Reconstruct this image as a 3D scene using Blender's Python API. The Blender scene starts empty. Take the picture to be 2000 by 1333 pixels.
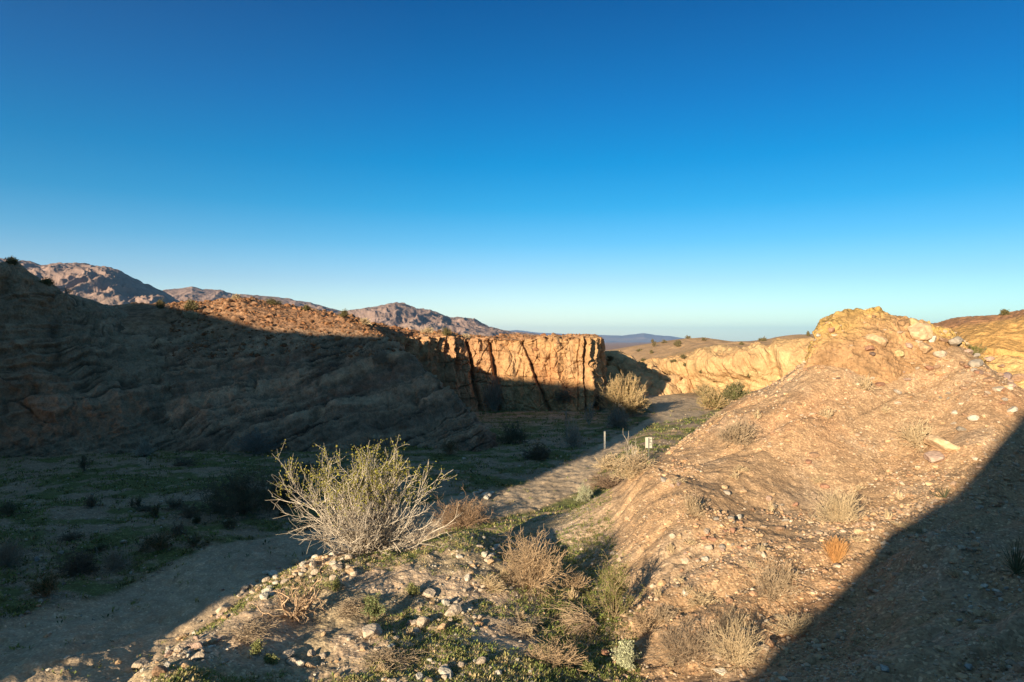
import bpy, math, random
import numpy as np
from mathutils import Vector, Matrix

SC = bpy.context.scene
COL = SC.collection
R = math.radians

# ------------------------------------------------------------------ camera, sky, sun, exposure
cam_d = bpy.data.cameras.new('camera'); cam = bpy.data.objects.new('camera', cam_d); COL.objects.link(cam)
cam_d.lens = 24.0; cam_d.sensor_width = 36.0; cam_d.clip_start = 0.1; cam_d.clip_end = 120000
cam.location = (0, 0, 0); cam.rotation_euler = (R(90), 0, 0)
SC.camera = cam

SUN_AZ, SUN_EL = R(30), R(12.5)         # light travels 30 deg right of the view direction, 12.5 deg downwards
SDIR = Vector((math.sin(SUN_AZ) * math.cos(SUN_EL), math.cos(SUN_AZ) * math.cos(SUN_EL), -math.sin(SUN_EL)))
world = bpy.data.worlds.new('World'); SC.world = world; world.use_nodes = True
wn, wl = world.node_tree.nodes, world.node_tree.links
wn.clear()
wo = wn.new('ShaderNodeOutputWorld'); bg = wn.new('ShaderNodeBackground')
sky = wn.new('ShaderNodeTexSky'); sky.sky_type = 'NISHITA'; sky.sun_disc = False
sky.sun_elevation = SUN_EL; sky.sun_rotation = R(210)
sky.air_density = 1.0; sky.dust_density = 0.4; sky.ozone_density = 3.0; sky.altitude = 200
geo = wn.new('ShaderNodeNewGeometry'); sep = wn.new('ShaderNodeSeparateXYZ')
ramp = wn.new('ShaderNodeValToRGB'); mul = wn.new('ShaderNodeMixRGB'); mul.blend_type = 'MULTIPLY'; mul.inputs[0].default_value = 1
tc = wn.new('ShaderNodeTexCoord')
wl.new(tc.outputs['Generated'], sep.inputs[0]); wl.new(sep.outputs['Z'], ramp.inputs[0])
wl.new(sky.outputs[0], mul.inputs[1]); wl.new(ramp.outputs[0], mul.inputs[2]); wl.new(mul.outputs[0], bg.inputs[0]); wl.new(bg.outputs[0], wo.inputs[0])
bg.inputs[1].default_value = 0.05
SKY_RAMP = [(0.0, (2.65, 2.4, 2.25)), (0.03, (2.3, 2.12, 2.05)), (0.087, (1.38, 1.48, 1.65)), (0.14, (.6, 1.25, 1.52)), (0.19, (.16, 1.08, 1.42)), (0.25, (.0, .94, 1.35)), (0.33, (.0, .76, 1.25)), (0.45, (.0, .54, 1.0)), (.7, (1.2, 1.35, 1.05)), (1.0, (2.6, 2.2, 1.5))]  # overhead stops, out of view, are raised and warmed to brighten shaded ground
def set_ramp(rp, stops):
    while len(rp.elements) > 1: rp.elements.remove(rp.elements[-1])
    rp.elements[0].position = stops[0][0]; rp.elements[0].color = (*stops[0][1], 1)
    for p, c in stops[1:]:
        e = rp.elements.new(p); e.color = (*c, 1)
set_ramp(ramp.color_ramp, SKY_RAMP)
# the sky is a little paler towards the sun side (left) and deeper to the right
mrx = wn.new('ShaderNodeMapRange'); mrx.inputs['From Min'].default_value = -.65; mrx.inputs['From Max'].default_value = .65; wl.new(sep.outputs['X'], mrx.inputs['Value'])
rpx = wn.new('ShaderNodeValToRGB'); set_ramp(rpx.color_ramp, [(0.0, (1.0, 1.0, 1.0)), (0.5, (.92, .97, .97)), (1.0, (.62, .86, .90))]); wl.new(mrx.outputs[0], rpx.inputs[0])
mulx = wn.new('ShaderNodeMixRGB'); mulx.blend_type = 'MULTIPLY'; mulx.inputs[0].default_value = 1
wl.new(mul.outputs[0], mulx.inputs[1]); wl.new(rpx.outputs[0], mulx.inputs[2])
adx = wn.new('ShaderNodeMixRGB'); adx.blend_type = 'ADD'; mrl = wn.new('ShaderNodeMapRange'); mrl.inputs['From Min'].default_value = -.1; mrl.inputs['From Max'].default_value = -.7; mrl.inputs['To Max'].default_value = 1
wl.new(sep.outputs['X'], mrl.inputs['Value']); wl.new(mrl.outputs[0], adx.inputs[0]); adx.inputs[2].default_value = (.16, .08, .05, 1)
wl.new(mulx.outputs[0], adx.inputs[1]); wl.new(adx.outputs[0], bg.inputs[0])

sun_d = bpy.data.lights.new('sun', 'SUN'); sun = bpy.data.objects.new('sun', sun_d); COL.objects.link(sun)
sun_d.energy = 5.0; sun_d.angle = R(0.53); sun_d.color = (1.0, 0.815, 0.55)
sun.rotation_euler = SDIR.to_track_quat('-Z', 'Y').to_euler()
SC.view_settings.view_transform = 'Standard'; SC.view_settings.look = 'None'
SC.view_settings.exposure = 1.15; SC.view_settings.gamma = 1.0

# ------------------------------------------------------------------ noise
def _h(ix, iy, iz, seed):
    n = (ix.astype(np.uint32) * np.uint32(374761393) + iy.astype(np.uint32) * np.uint32(668265263)
         + iz.astype(np.uint32) * np.uint32(2147483647) + np.uint32(seed * 974634777 & 0xffffffff))
    n = (n ^ (n >> np.uint32(13))) * np.uint32(1274126177)
    n = (n ^ (n >> np.uint32(16))) * np.uint32(2246822519)
    n = n ^ (n >> np.uint32(15))
    return n.astype(np.float32) / np.float32(4294967295.0)
def vnoise(P, seed=0):
    P = np.asarray(P, dtype=np.float64)
    i = np.floor(P).astype(np.int64); f = (P - i); f = f * f * f * (f * (f * 6 - 15) + 10)
    i = i & 0xffffffff
    x, y, z = i[..., 0], i[..., 1], i[..., 2]; fx, fy, fz = f[..., 0], f[..., 1], f[..., 2]
    x1, y1, z1 = (x + 1) & 0xffffffff, (y + 1) & 0xffffffff, (z + 1) & 0xffffffff
    def L(a, b, t): return a + (b - a) * t
    a = L(L(_h(x, y, z, seed), _h(x1, y, z, seed), fx), L(_h(x, y1, z, seed), _h(x1, y1, z, seed), fx), fy)
    b = L(L(_h(x, y, z1, seed), _h(x1, y, z1, seed), fx), L(_h(x, y1, z1, seed), _h(x1, y1, z1, seed), fx), fy)
    return L(a, b, fz) * 2 - 1
def fbm(P, octv=4, gain=0.5, lac=2.03, seed=0):
    s = 0; a = 1.0; t = 0
    for o in range(octv):
        s = s + a * vnoise(P * lac ** o + 17.3 * o, seed + o); t += a; a *= gain
    return s / t * 1.6
def ridged(P, octv=4, gain=0.5, lac=2.1, seed=0):
    s = 0; a = 1.0; t = 0
    for o in range(octv):
        s = s + a * (1 - np.abs(vnoise(P * lac ** o + 9.1 * o, seed + o)) * 2.0).clip(-1, 1); t += a; a *= gain
    return s / t
def cell(P, seed=0):
    """returns F1, F2, id value of nearest cell"""
    P = np.asarray(P, dtype=np.float64); i = np.floor(P).astype(np.int64)
    F1 = np.full(P.shape[:-1], 9.0); F2 = F1.copy(); ID = np.zeros(P.shape[:-1])
    for dx in (-1, 0, 1):
        for dy in (-1, 0, 1):
            for dz in (-1, 0, 1):
                c = i + np.array([dx, dy, dz]); m = c & 0xffffffff
                r = np.stack([_h(m[..., 0], m[..., 1], m[..., 2], seed + k) for k in range(3)], -1)
                d = np.sqrt((((c + r) - P) ** 2).sum(-1))
                idv = _h(m[..., 0], m[..., 1], m[..., 2], seed + 7)
                closer = d < F1
                F2 = np.where(closer, F1, np.minimum(F2, d)); ID = np.where(closer, idv, ID); F1 = np.where(closer, d, F1)
    return F1, F2, ID
def sst(a, b, x): 
    t = np.clip((x - a) / (b - a), 0, 1); return t * t * (3 - 2 * t)
def cstack(x, y, z): return np.stack([x, y, z], -1)

# ------------------------------------------------------------------ meshes and tags
def mesh_np(name, V, F, mat=None, colors=None, smooth=False):
    """V (n,3), F (m,k) one face size"""
    V = np.asarray(V, dtype=np.float32).reshape(-1, 3); F = np.asarray(F, dtype=np.int32)
    me = bpy.data.meshes.new(name); k = F.shape[1]
    me.vertices.add(len(V)); me.vertices.foreach_set('co', V.ravel())
    me.loops.add(F.size); me.loops.foreach_set('vertex_index', F.ravel())
    me.polygons.add(len(F)); me.polygons.foreach_set('loop_start', np.arange(0, F.size, k, dtype=np.int32))
    me.polygons.foreach_set('use_smooth', np.full(len(F), smooth, dtype=bool))
    me.update(calc_edges=True); me.validate()
    if colors is not None:
        ca = me.color_attributes.new('tint', 'FLOAT_COLOR', 'POINT')
        c4 = np.ones((len(V), 4), dtype=np.float32); c4[:, :3] = colors.reshape(-1, 3); ca.data.foreach_set('color', c4.ravel())
    if mat: me.materials.append(mat)
    return me
def link(name, me, parent=None):
    o = bpy.data.objects.new(name, me); COL.objects.link(o)
    if parent: o.parent = parent
    return o
def tag(o, label=None, cat=None, group=None, kind=None):
    if label: o['label'] = label
    if cat: o['category'] = cat
    if group: o['group'] = group
    if kind: o['kind'] = kind
    return o
def grid_faces(nr, nc):
    i = np.arange(nr * nc).reshape(nr, nc)
    return np.stack([i[:-1, :-1], i[1:, :-1], i[1:, 1:], i[:-1, 1:]], -1).reshape(-1, 4)

# ------------------------------------------------------------------ materials
def mat_new(name):
    m = bpy.data.materials.new(name); m.use_nodes = True; n = m.node_tree.nodes; l = m.node_tree.links
    b = n['Principled BSDF']; return m, n, l, b
def earth_mat(name, bump=0.5, fine=30.0, coarse=4.0, var=0.35, speck=0.0, rough=0.95, dist=0.03):
    """vertex tint x procedural grain, with bump of two scales and optional light grains"""
    m, n, l, b = mat_new(name); b.inputs['Roughness'].default_value = rough; b.inputs['Specular IOR Level'].default_value = 0.15
    at = n.new('ShaderNodeAttribute'); at.attribute_name = 'tint'
    g = n.new('ShaderNodeNewGeometry')
    n1 = n.new('ShaderNodeTexNoise'); n1.inputs['Scale'].default_value = fine; n1.inputs['Detail'].default_value = 8; n1.inputs['Roughness'].default_value = 0.7
    n2 = n.new('ShaderNodeTexNoise'); n2.inputs['Scale'].default_value = coarse; n2.inputs['Detail'].default_value = 6
    for q in (n1, n2): l.new(g.outputs['Position'], q.inputs['Vector'])
    mr = n.new('ShaderNodeMapRange'); mr.inputs['From Min'].default_value = 0.25; mr.inputs['From Max'].default_value = 0.75
    mr.inputs['To Min'].default_value = 1 - var; mr.inputs['To Max'].default_value = 1 + var
    l.new(n1.outputs['Fac'], mr.inputs['Value'])
    vm = n.new('ShaderNodeVectorMath'); vm.operation = 'SCALE'; l.new(at.outputs['Color'], vm.inputs[0]); l.new(mr.outputs[0], vm.inputs['Scale'])
    mr2 = n.new('ShaderNodeMapRange'); mr2.inputs['From Min'].default_value = 0.3; mr2.inputs['From Max'].default_value = 0.7
    mr2.inputs['To Min'].default_value = 1 - var * .5; mr2.inputs['To Max'].default_value = 1 + var * .5
    l.new(n2.outputs['Fac'], mr2.inputs['Value'])
    vm2 = n.new('ShaderNodeVectorMath'); vm2.operation = 'SCALE'; l.new(vm.outputs[0], vm2.inputs[0]); l.new(mr2.outputs[0], vm2.inputs['Scale'])
    out = vm2.outputs[0]
    vo = None
    if speck > 0:
        vo = n.new('ShaderNodeTexVoronoi'); vo.inputs['Scale'].default_value = fine * 1.1; l.new(g.outputs['Position'], vo.inputs['Vector'])
        cr = n.new('ShaderNodeValToRGB'); set_ramp(cr.color_ramp, [(0.0, (0.55, 0.5, 0.5)), (0.4, (0.85, .82, .8)), (0.6, (1, 1, 1)), (0.88, (1.1, 1.05, 1.0)), (0.93, (1.9, 1.9, 1.95))])
        cr.color_ramp.interpolation = 'CONSTANT'
        sp = n.new('ShaderNodeSeparateColor'); l.new(vo.outputs['Color'], sp.inputs[0]); l.new(sp.outputs[0], cr.inputs[0])
        mx = n.new('ShaderNodeMixRGB'); mx.blend_type = 'MULTIPLY'; mx.inputs[0].default_value = speck
        l.new(out, mx.inputs[1]); l.new(cr.outputs[0], mx.inputs[2]); out = mx.outputs[0]
    l.new(out, b.inputs['Base Color'])
    b1 = n.new('ShaderNodeBump'); b1.inputs['Strength'].default_value = bump; b1.inputs['Distance'].default_value = dist
    b2 = n.new('ShaderNodeBump'); b2.inputs['Strength'].default_value = bump; b2.inputs['Distance'].default_value = dist * 5
    l.new(n1.outputs['Fac'], b1.inputs['Height']); l.new(n2.outputs['Fac'], b2.inputs['Height']); l.new(b2.outputs[0], b1.inputs['Normal'])
    last = b1
    if vo:
        b3 = n.new('ShaderNodeBump'); b3.inputs['Strength'].default_value = bump * .8; b3.inputs['Distance'].default_value = dist * .7; b3.invert = True
        l.new(vo.outputs['Distance'], b3.inputs['Height']); l.new(b1.outputs[0], b3.inputs['Normal']); last = b3
    l.new(last.outputs[0], b.inputs['Normal'])
    return m
def plain_mat(name, col, var=0.25, scale=8.0, rough=0.85, rnd=0.0, bump=0.0, sat=0.0):
    """flat colour with noise; rnd: value change from object to object"""
    m, n, l, b = mat_new(name); b.inputs['Roughness'].default_value = rough; b.inputs['Specular IOR Level'].default_value = 0.2
    g = n.new('ShaderNodeTexCoord'); n1 = n.new('ShaderNodeTexNoise'); n1.inputs['Scale'].default_value = scale; n1.inputs['Detail'].default_value = 6
    l.new(g.outputs['Object'], n1.inputs['Vector'])
    mr = n.new('ShaderNodeMapRange'); mr.inputs['From Min'].default_value = 0.3; mr.inputs['From Max'].default_value = 0.7
    mr.inputs['To Min'].default_value = 1 - var; mr.inputs['To Max'].default_value = 1 + var; l.new(n1.outputs['Fac'], mr.inputs['Value'])
    sc = mr.outputs[0]
    if rnd > 0:
        oi = n.new('ShaderNodeObjectInfo'); m2 = n.new('ShaderNodeMapRange'); m2.inputs['To Min'].default_value = 1 - rnd; m2.inputs['To Max'].default_value = 1 + rnd
        l.new(oi.outputs['Random'], m2.inputs['Value']); mm = n.new('ShaderNodeMath'); mm.operation = 'MULTIPLY'; l.new(sc, mm.inputs[0]); l.new(m2.outputs[0], mm.inputs[1]); sc = mm.outputs[0]
    vm = n.new('ShaderNodeVectorMath'); vm.operation = 'SCALE'; vm.inputs[0].default_value = col; l.new(sc, vm.inputs['Scale'])
    l.new(vm.outputs[0], b.inputs['Base Color'])
    if bump > 0:
        bp = n.new('ShaderNodeBump'); bp.inputs['Strength'].default_value = bump; bp.inputs['Distance'].default_value = 0.05
        l.new(n1.outputs['Fac'], bp.inputs['Height']); l.new(bp.outputs[0], b.inputs['Normal'])
    return m
def tint_mat(name, rough=0.9, var=0.2, scale=20, trans=0.0):
    m, n, l, b = mat_new(name); b.inputs['Roughness'].default_value = rough; b.inputs['Specular IOR Level'].default_value = 0.2
    at = n.new('ShaderNodeAttribute'); at.attribute_name = 'tint'
    g = n.new('ShaderNodeNewGeometry'); n1 = n.new('ShaderNodeTexNoise'); n1.inputs['Scale'].default_value = scale; n1.inputs['Detail'].default_value = 4
    l.new(g.outputs['Position'], n1.inputs['Vector'])
    mr = n.new('ShaderNodeMapRange'); mr.inputs['From Min'].default_value = 0.3; mr.inputs['From Max'].default_value = 0.7
    mr.inputs['To Min'].default_value = 1 - var; mr.inputs['To Max'].default_value = 1 + var; l.new(n1.outputs['Fac'], mr.inputs['Value'])
    vm = n.new('ShaderNodeVectorMath'); vm.operation = 'SCALE'; l.new(at.outputs['Color'], vm.inputs[0]); l.new(mr.outputs[0], vm.inputs['Scale'])
    l.new(vm.outputs[0], b.inputs['Base Color'])
    return m

F = 1333.3; HZ = 666.5
def W(px, py, d): return np.array([(px - 1000) / F * d, d, (HZ - py) / F * d])

# ------------------------------------------------------------------ near ground: height from surveyed points
def cz(px, py, z): 
    d = z * F / (HZ - py); return W(px, py, d)
def hd(px, d):
    if d > 12: d = 12 + (d - 12) * (1 - .45 * float(sst(1100, 1350, px)))
    return 17 + (d - 17) * (1 - .32 * float(sst(1200, 1450, px))) if d > 17 else d
CP = []
def c(px, py, d): CP.append(W(px, py, d))
def z_(px, py, z): CP.append(cz(px, py, z))
def w_(x, y, z): CP.append(np.array([x, y, z]))
# right hill
for q in [(1590, 700, 37), (1500, 765, 37.5), (1450, 772, 39), (1380, 832, 32), (1295, 890, 26.5), (1240, 942, 22.5), (1150, 990, 20.5), (1190, 970, 21.3),
          (1400, 900, 24.8), (1600, 900, 24), (1800, 900, 23), (2000, 900, 20.5), (2200, 900, 18), (1700, 780, 31), (1850, 780, 29), (2000, 800, 26), (2200, 820, 25),
          (1700, 700, 35), (1860, 670, 34), (1920, 705, 32), (1960, 740, 30), (1800, 720, 33), (2000, 765, 28.5), (2100, 800, 29), (2000, 800, 34), (2200, 850, 32), (1930, 740, 37), (1930, 775, 42), (2100, 820, 38),
          (1330, 1000, 19), (1500, 1000, 18.8), (1700, 1000, 17.6), (1900, 1000, 16.2), (2100, 1000, 14.8),
          (1300, 1150, 14.2), (1500, 1150, 13), (1700, 1150, 11.8), (1830, 1120, 11.3), (1900, 1150, 10.6), (2100, 1150, 9.3),
          (1300, 1333, 9.6), (1500, 1333, 8.8), (1700, 1333, 7.9), (1900, 1333, 7.0), (2100, 1333, 6.3),
          (1250, 1060, 17.3), (1240, 1110, 16), (1205, 1050, 18.3), (1300, 1080, 16.3)]: c(q[0], q[1], hd(q[0], q[2]))
# mound in the middle foreground
for q in [(740, 1078, 14.8), (625, 1085, 14.2), (520, 1140, 13.0), (440, 1192, 12.1), (350, 1262, 10.6), (255, 1325, 9.5), (600, 1200, 11.3), (800, 1200, 11.4),
          (1000, 1200, 11.9), (1110, 1180, 13), (1100, 1333, 9.5), (700, 1333, 8.9), (900, 1333, 9.1), (500, 1333, 9.1), (930, 1030, 17.2), (860, 1050, 16.2),
          (1000, 1060, 17.6), (1100, 1100, 16.2), (1100, 1030, 19.6), (1060, 1005, 21.5)]: c(*q)
# foot of the mound down on the wash
for q in [(-7.4, 9.0, -6.85), (-7.0, 11.5, -6.85), (-6.6, 14.5, -6.85), (-5.0, 18.5, -6.9), (-2.0, 21.5, -6.9), (0.6, 25.5, -6.75), (2.2, 25.5, -6.6), (4.2, 28.5, -6.5),
          (7.5, 31.5, -6.5), (11, 38, -6.5), (14.5, 46, -6.4), (19, 46, -5.2), (25, 46, -3.0)]: w_(*q)
# wash floor
for q in [(-9, 14), (-12, 16), (-9, 22), (-12, 30), (-20, 30), (-30, 34), (-3, 30), (2, 35), (5, 43), (-4, 43), (-16, 42), (-18, 22), (12, 58), (8, 66), (18, 76), (-2, 60), (22, 90), (14, 84), (-22, 44)]:
    w_(q[0], q[1], -7.0)
for q in [(-16, 14, -6.8), (-24, 20, -6.6), (-20, 9, -6.8), (-10, 8, -7.1), (-9, 5, -7.1), (-7.5, 6, -6.8)]: w_(*q)
for q in [(1340, 832, -6.3), (1260, 905, -6.4), (1400, 805, -6.3), (1440, 790, -6.2), (1500, 780, -5.9)]: z_(*q)
# under the photographer
for q in [(0, 2.2, -2.9), (3, 2.2, -2.2), (-3, 2.2, -4.6), (0, 5, -4.0), (3, 5, -3.4), (-3, 5, -5.0), (5, 4.5, -2.9), (-6, 3, -6.8)]: w_(*q)
CP = np.array(CP)
def uv(x, y): return np.stack([x / y * 2.2, np.log(y)], -1)
def tps_fit(X, z, lam=0.002):
    n = len(X); r = np.sqrt(((X[:, None] - X[None]) ** 2).sum(-1)); K = np.where(r > 0, r * r * np.log(r + 1e-12), 0) + lam * np.eye(n)
    A = np.zeros((n + 3, n + 3)); A[:n, :n] = K; A[:n, n] = 1; A[:n, n + 1:] = X; A[n, :n] = 1; A[n + 1:, :n] = X.T
    return np.linalg.solve(A, np.r_[z, 0, 0, 0])
CU = uv(CP[:, 0], CP[:, 1]); TW = tps_fit(CU, CP[:, 2])
def tps_eval(X):
    out = np.zeros(len(X))
    for s in range(0, len(X), 20000):
        x = X[s:s + 20000]; r = np.sqrt(((x[:, None] - CU[None]) ** 2).sum(-1)); out[s:s + 20000] = (np.where(r > 0, r * r * np.log(r + 1e-12), 0) @ TW[:-3]) + TW[-3] + x @ TW[-2:]
    return out
GU = np.linspace(-1.15 * 2.2, 1.15 * 2.2, 220); GV = np.linspace(math.log(1.2), math.log(110), 260)
gz = tps_eval(np.stack(np.meshgrid(GU, GV), -1).reshape(-1, 2)).reshape(len(GV), len(GU))
gz = np.maximum(gz, -7.4)
def Hbase(x, y):
    q = uv(x, np.maximum(y, 1.2)); a = np.clip((q[..., 0] - GU[0]) / (GU[1] - GU[0]), 0, len(GU) - 1.001); b = np.clip((q[..., 1] - GV[0]) / (GV[1] - GV[0]), 0, len(GV) - 1.001)
    i = a.astype(int); j = b.astype(int); fa = a - i; fb = b - j
    z = (gz[j, i] * (1 - fa) + gz[j, i + 1] * fa) * (1 - fb) + (gz[j + 1, i] * (1 - fa) + gz[j + 1, i + 1] * fa) * fb
    far = sst(48, 70, y); z = z * (1 - far) + (-7.0) * far
    z = z - sst(110, 400, y) * 6 - sst(400, 3000, y) * 40
    return z
# the sandy path: centre line and half width
PATH = np.array([(-10.5, 7, 2.1), (-10.4, 12, 2.2), (-10.0, 17, 2.2), (-8.6, 22, 2.2), (-5.0, 26.5, 2.0), (-1.0, 29.6, 1.7), (2.0, 33, 1.7), (4.6, 39, 1.2), (7.2, 47, .8), (11.0, 57, .5), (15.5, 64, 2.2), (19, 74, 3.0), (19.5, 84, 3.0), (16, 92, 2.5)])
def path_mask(x, y):
    best = np.full(np.shape(x), 9.0)
    for a, b in zip(PATH[:-1], PATH[1:]):
        d = b[:2] - a[:2]; L2 = (d ** 2).sum(); t = np.clip(((x - a[0]) * d[0] + (y - a[1]) * d[1]) / L2, 0, 1)
        r = np.hypot(x - (a[0] + t * d[0]), y - (a[1] + t * d[1])) / (a[2] + t * (b[2] - a[2])); best = np.minimum(best, r)
    wob = fbm(cstack(x * .5, y * .5, x * 0), 5, .6, seed=5) * 0.22
    return sst(1.18, 0.82, best + wob)
def lerp3(a, b, t): return a + (np.asarray(b) - a) * t[..., None]
SAND = np.array([0.47, 0.36, 0.25]); SLOPE = np.array([0.415, 0.277, 0.167]); RED = np.array([0.415, 0.237, 0.13]); GREY = np.array([0.42, 0.32, 0.23])
GREEN = np.array([0.13, 0.15, 0.05]); BROWN = np.array([0.31, 0.235, 0.165])

def build_ground():
    nr1, nc = 1000, 1000
    px = np.linspace(-260, 2260, nc); ys = np.exp(np.linspace(math.log(2.0), math.log(120), nr1))
    ys = np.r_[ys, np.exp(np.linspace(math.log(122), math.log(70000), 90))]
    U, Y = np.meshgrid((px - 1000) / F, ys); X = U * Y
    far = sst(60, 200, Y)
    Z = Hbase(X, Y)
    pm = path_mask(X, Y) * (Y < 115)
    P0 = cstack(X, Y, Z * 0)
    hill = sst(-6.2, -4.9, Z) * sst(1.5, 3.5, X - (Y - 20) * .12) * (1 - far)       # right hill mask
    mound = sst(-6.4, -5.2, Z) * (1 - hill) * (1 - far)
    n0 = fbm(P0 * 0.12, 3, seed=1); n1 = fbm(P0 * 0.5, 4, seed=2); n2 = fbm(P0 * 2.2, 4, 0.6, seed=3); n3 = fbm(P0 * 9, 3, 0.6, seed=4)
    rough = 1 - pm * 0.9
    Z = Z + (n0 * 0.10 + n1 * 0.10) * rough * (1 - far) + n2 * 0.05 * rough * (Y < 80) + n3 * 0.014 * (1 - pm * .5) * sst(60, 30, Y)
    # rills and bedding steps on the hill
    al = X * 0.55 + Y * 0.35
    rill = ridged(cstack((Y * .9 - X * .35) * .55, al * .10, X * 0), 3, seed=11); Z = Z - sst(.3, .9, rill) * 0.22 * hill + fbm(P0 * np.array([.22, .22, 1]), 3, seed=12) * .28 * hill
    cc = cell(cstack(X * 3.2, Y * 3.2, X * 0), 5); Z = Z + (0.5 - cc[0]).clip(0, 1) * 0.07 * hill * sst(-.1, .5, n1)
    # the cut bank at the toe of the hill
    bank = np.exp(-(((X - 3.6) / 0.9) ** 2 + ((Y - 18.2) / 1.9) ** 2)); Z = Z + bank * 0.45 + bank * 0.25 * fbm(P0 * 1.6, 4, seed=31)
    # bare rock bulges on the near right
    bul = 0
    for (bx, by, rx, ry, hh) in ((7.6, 11.6, .75, 1.2, .5), (8.6, 10.4, .8, .8, .35), (5.4, 8.2, 1.2, .5, .18), (7.2, 8.4, 1.3, .5, .2)):
        g_ = np.exp(-(((X - bx + n1 * .3) / rx) ** 2 + ((Y - by + n1 * .3) / ry) ** 2) ** 1.6); Z = Z + g_ * (hh + n1 * .12 + n2 * .04); bul = np.maximum(bul, g_)
    # wheel ruts on the path
    Z = Z - pm * 0.05 + fbm(P0 * np.array([1.8, 1.0, 1]), 3, seed=8) * 0.05 * pm + (fbm(P0 * np.array([3.5, 3.0, 1]), 3, seed=10) * .035 - sst(.45, .9, fbm(P0 * np.array([2.6, 2.2, 1]), 2, seed=19)) * .05) * pm
    Z = Z + far * fbm(P0 * 0.01, 4, seed=9) * 2.0 * sst(3000, 300, Y)
    # colour
    Cc = np.broadcast_to(SLOPE, X.shape + (3,)).copy()
    Cc = lerp3(Cc, RED, sst(0.1, 0.7, fbm(P0 * np.array([.25, .25, 1]), 4, seed=21)) * .7)
    Cc = lerp3(Cc, GREY, sst(0.0, 0.6, fbm(P0 * 0.9, 4, seed=22)) * .55 * sst(30, 16, Y))
    Cc = lerp3(Cc, [0.48, 0.29, 0.15], sst(.2, .7, fbm(P0 * .5, 3, seed=23)) * .5 * sst(22, 32, Y))
    Cc = lerp3(Cc, [.36, .26, .17], bul * .8); low = 1 - hill
    Cc = lerp3(Cc, GREY * 1.3, mound * .9)
    floor = (1 - hill) * (1 - mound) * (1 - pm)
    Cc = lerp3(Cc, BROWN * 1.1, floor * .9)
    veg = sst(-0.25, 0.3, fbm(P0 * np.array([.7, 1.1, 1]), 4, 0.6, seed=24)) * low * (1 - pm) * sst(110, 60, Y)
    Cc = lerp3(Cc, GREEN, veg * (.9 * floor + .3 * mound))
    Cc = lerp3(Cc, lerp3(np.broadcast_to(SAND, X.shape + (3,)).copy(), [.34, .26, .18], sst(-.1, .6, fbm(P0 * np.array([.9, .45, 1]), 5, .6, seed=26)) * .6), pm)
    Cc = Cc * (1 + fbm(P0 * 3.5, 4, .7, seed=25) * .16)[..., None]
    # far plain: pale bands of dry ground
    band = fbm(cstack(X * .0006, np.log(Y) * 9, X * 0), 4, seed=27)
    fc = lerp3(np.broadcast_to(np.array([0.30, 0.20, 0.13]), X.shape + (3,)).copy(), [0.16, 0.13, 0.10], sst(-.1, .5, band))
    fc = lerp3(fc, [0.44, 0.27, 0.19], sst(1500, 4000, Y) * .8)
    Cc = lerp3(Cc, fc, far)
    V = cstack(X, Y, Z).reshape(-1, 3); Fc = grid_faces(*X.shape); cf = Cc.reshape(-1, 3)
    onp = pm.reshape(-1)[Fc].mean(1) > .5
    for nm, sel, m, lab in (('ground', ~onp, earth_mat('stony_ground', .55, 22, 3.5, .33, .5), None), ('path', onp, earth_mat('path_sand', .5, 20, 2.2, .26, .35, dist=.03), None)):
        f = Fc[sel]; used = np.unique(f); mp = np.full(len(V), -1); mp[used] = np.arange(len(used))
        o = link(nm, mesh_np(nm, V[used], mp[f], m, cf[used], True)); tag(o, kind='structure')
    return X, Y, Z, hill, mound, floor, pm
GX, GY, GZ, gh, gm, gfl, gpm = build_ground()

# ------------------------------------------------------------------ lofted land forms
def cr(P, n):
    """Catmull-Rom through P (k, ...) resampled to n along axis 0"""
    k = len(P); t = np.linspace(0, k - 1, n); i = np.minimum(t.astype(int), k - 2); f = (t - i).reshape((-1,) + (1,) * (P.ndim - 1))
    a = P[np.maximum(i - 1, 0)]; b = P[i]; c_ = P[i + 1]; d = P[np.minimum(i + 2, k - 1)]
    return 0.5 * ((2 * b) + (-a + c_) * f + (2 * a - 5 * b + 4 * c_ - d) * f ** 2 + (-a + 3 * b - 3 * c_ + d) * f ** 3)
def loft(cols, nu, nv, lin_v=False):
    """cols: list of columns, each a list of (px,py,d) or ('w',x,y,z); result (nv, nu, 3)"""
    A = np.array([[np.array(q[1:]) if q[0] == 'w' else W(*q) for q in cl] for cl in cols], dtype=float)
    A = cr(A, nu)
    A = np.swapaxes(A, 0, 1)
    if lin_v:
        k = len(A); t = np.linspace(0, k - 1, nv); i = np.minimum(t.astype(int), k - 2); f = (t - i)[:, None, None]; A = A[i] * (1 - f) + A[i + 1] * f
    else: A = cr(A, nv)
    return A
def normals(G):
    du = np.gradient(G, axis=1); dv = np.gradient(G, axis=0); n = np.cross(du, dv); n /= np.linalg.norm(n, axis=-1, keepdims=True) + 1e-9
    cam_side = (n * (-G)).sum(-1, keepdims=True)
    if np.mean(np.sign(cam_side)) < 0: n = -n
    return n
def land(name, G, mat, C):
    o = link(name, mesh_np(name, G.reshape(-1, 3), grid_faces(*G.shape[:2]), mat, C.reshape(-1, 3), True)); tag(o, kind='structure'); return o
ROCKM = earth_mat('sandstone', .8, 9, 1.8, .42, 0, dist=.08)
ROCKF = earth_mat('far_sandstone', .6, 4, .8, .28, 0, dist=.12)
SCREE = earth_mat('scree', .7, 7, 1.4, .35, .45, dist=.07)

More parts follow.
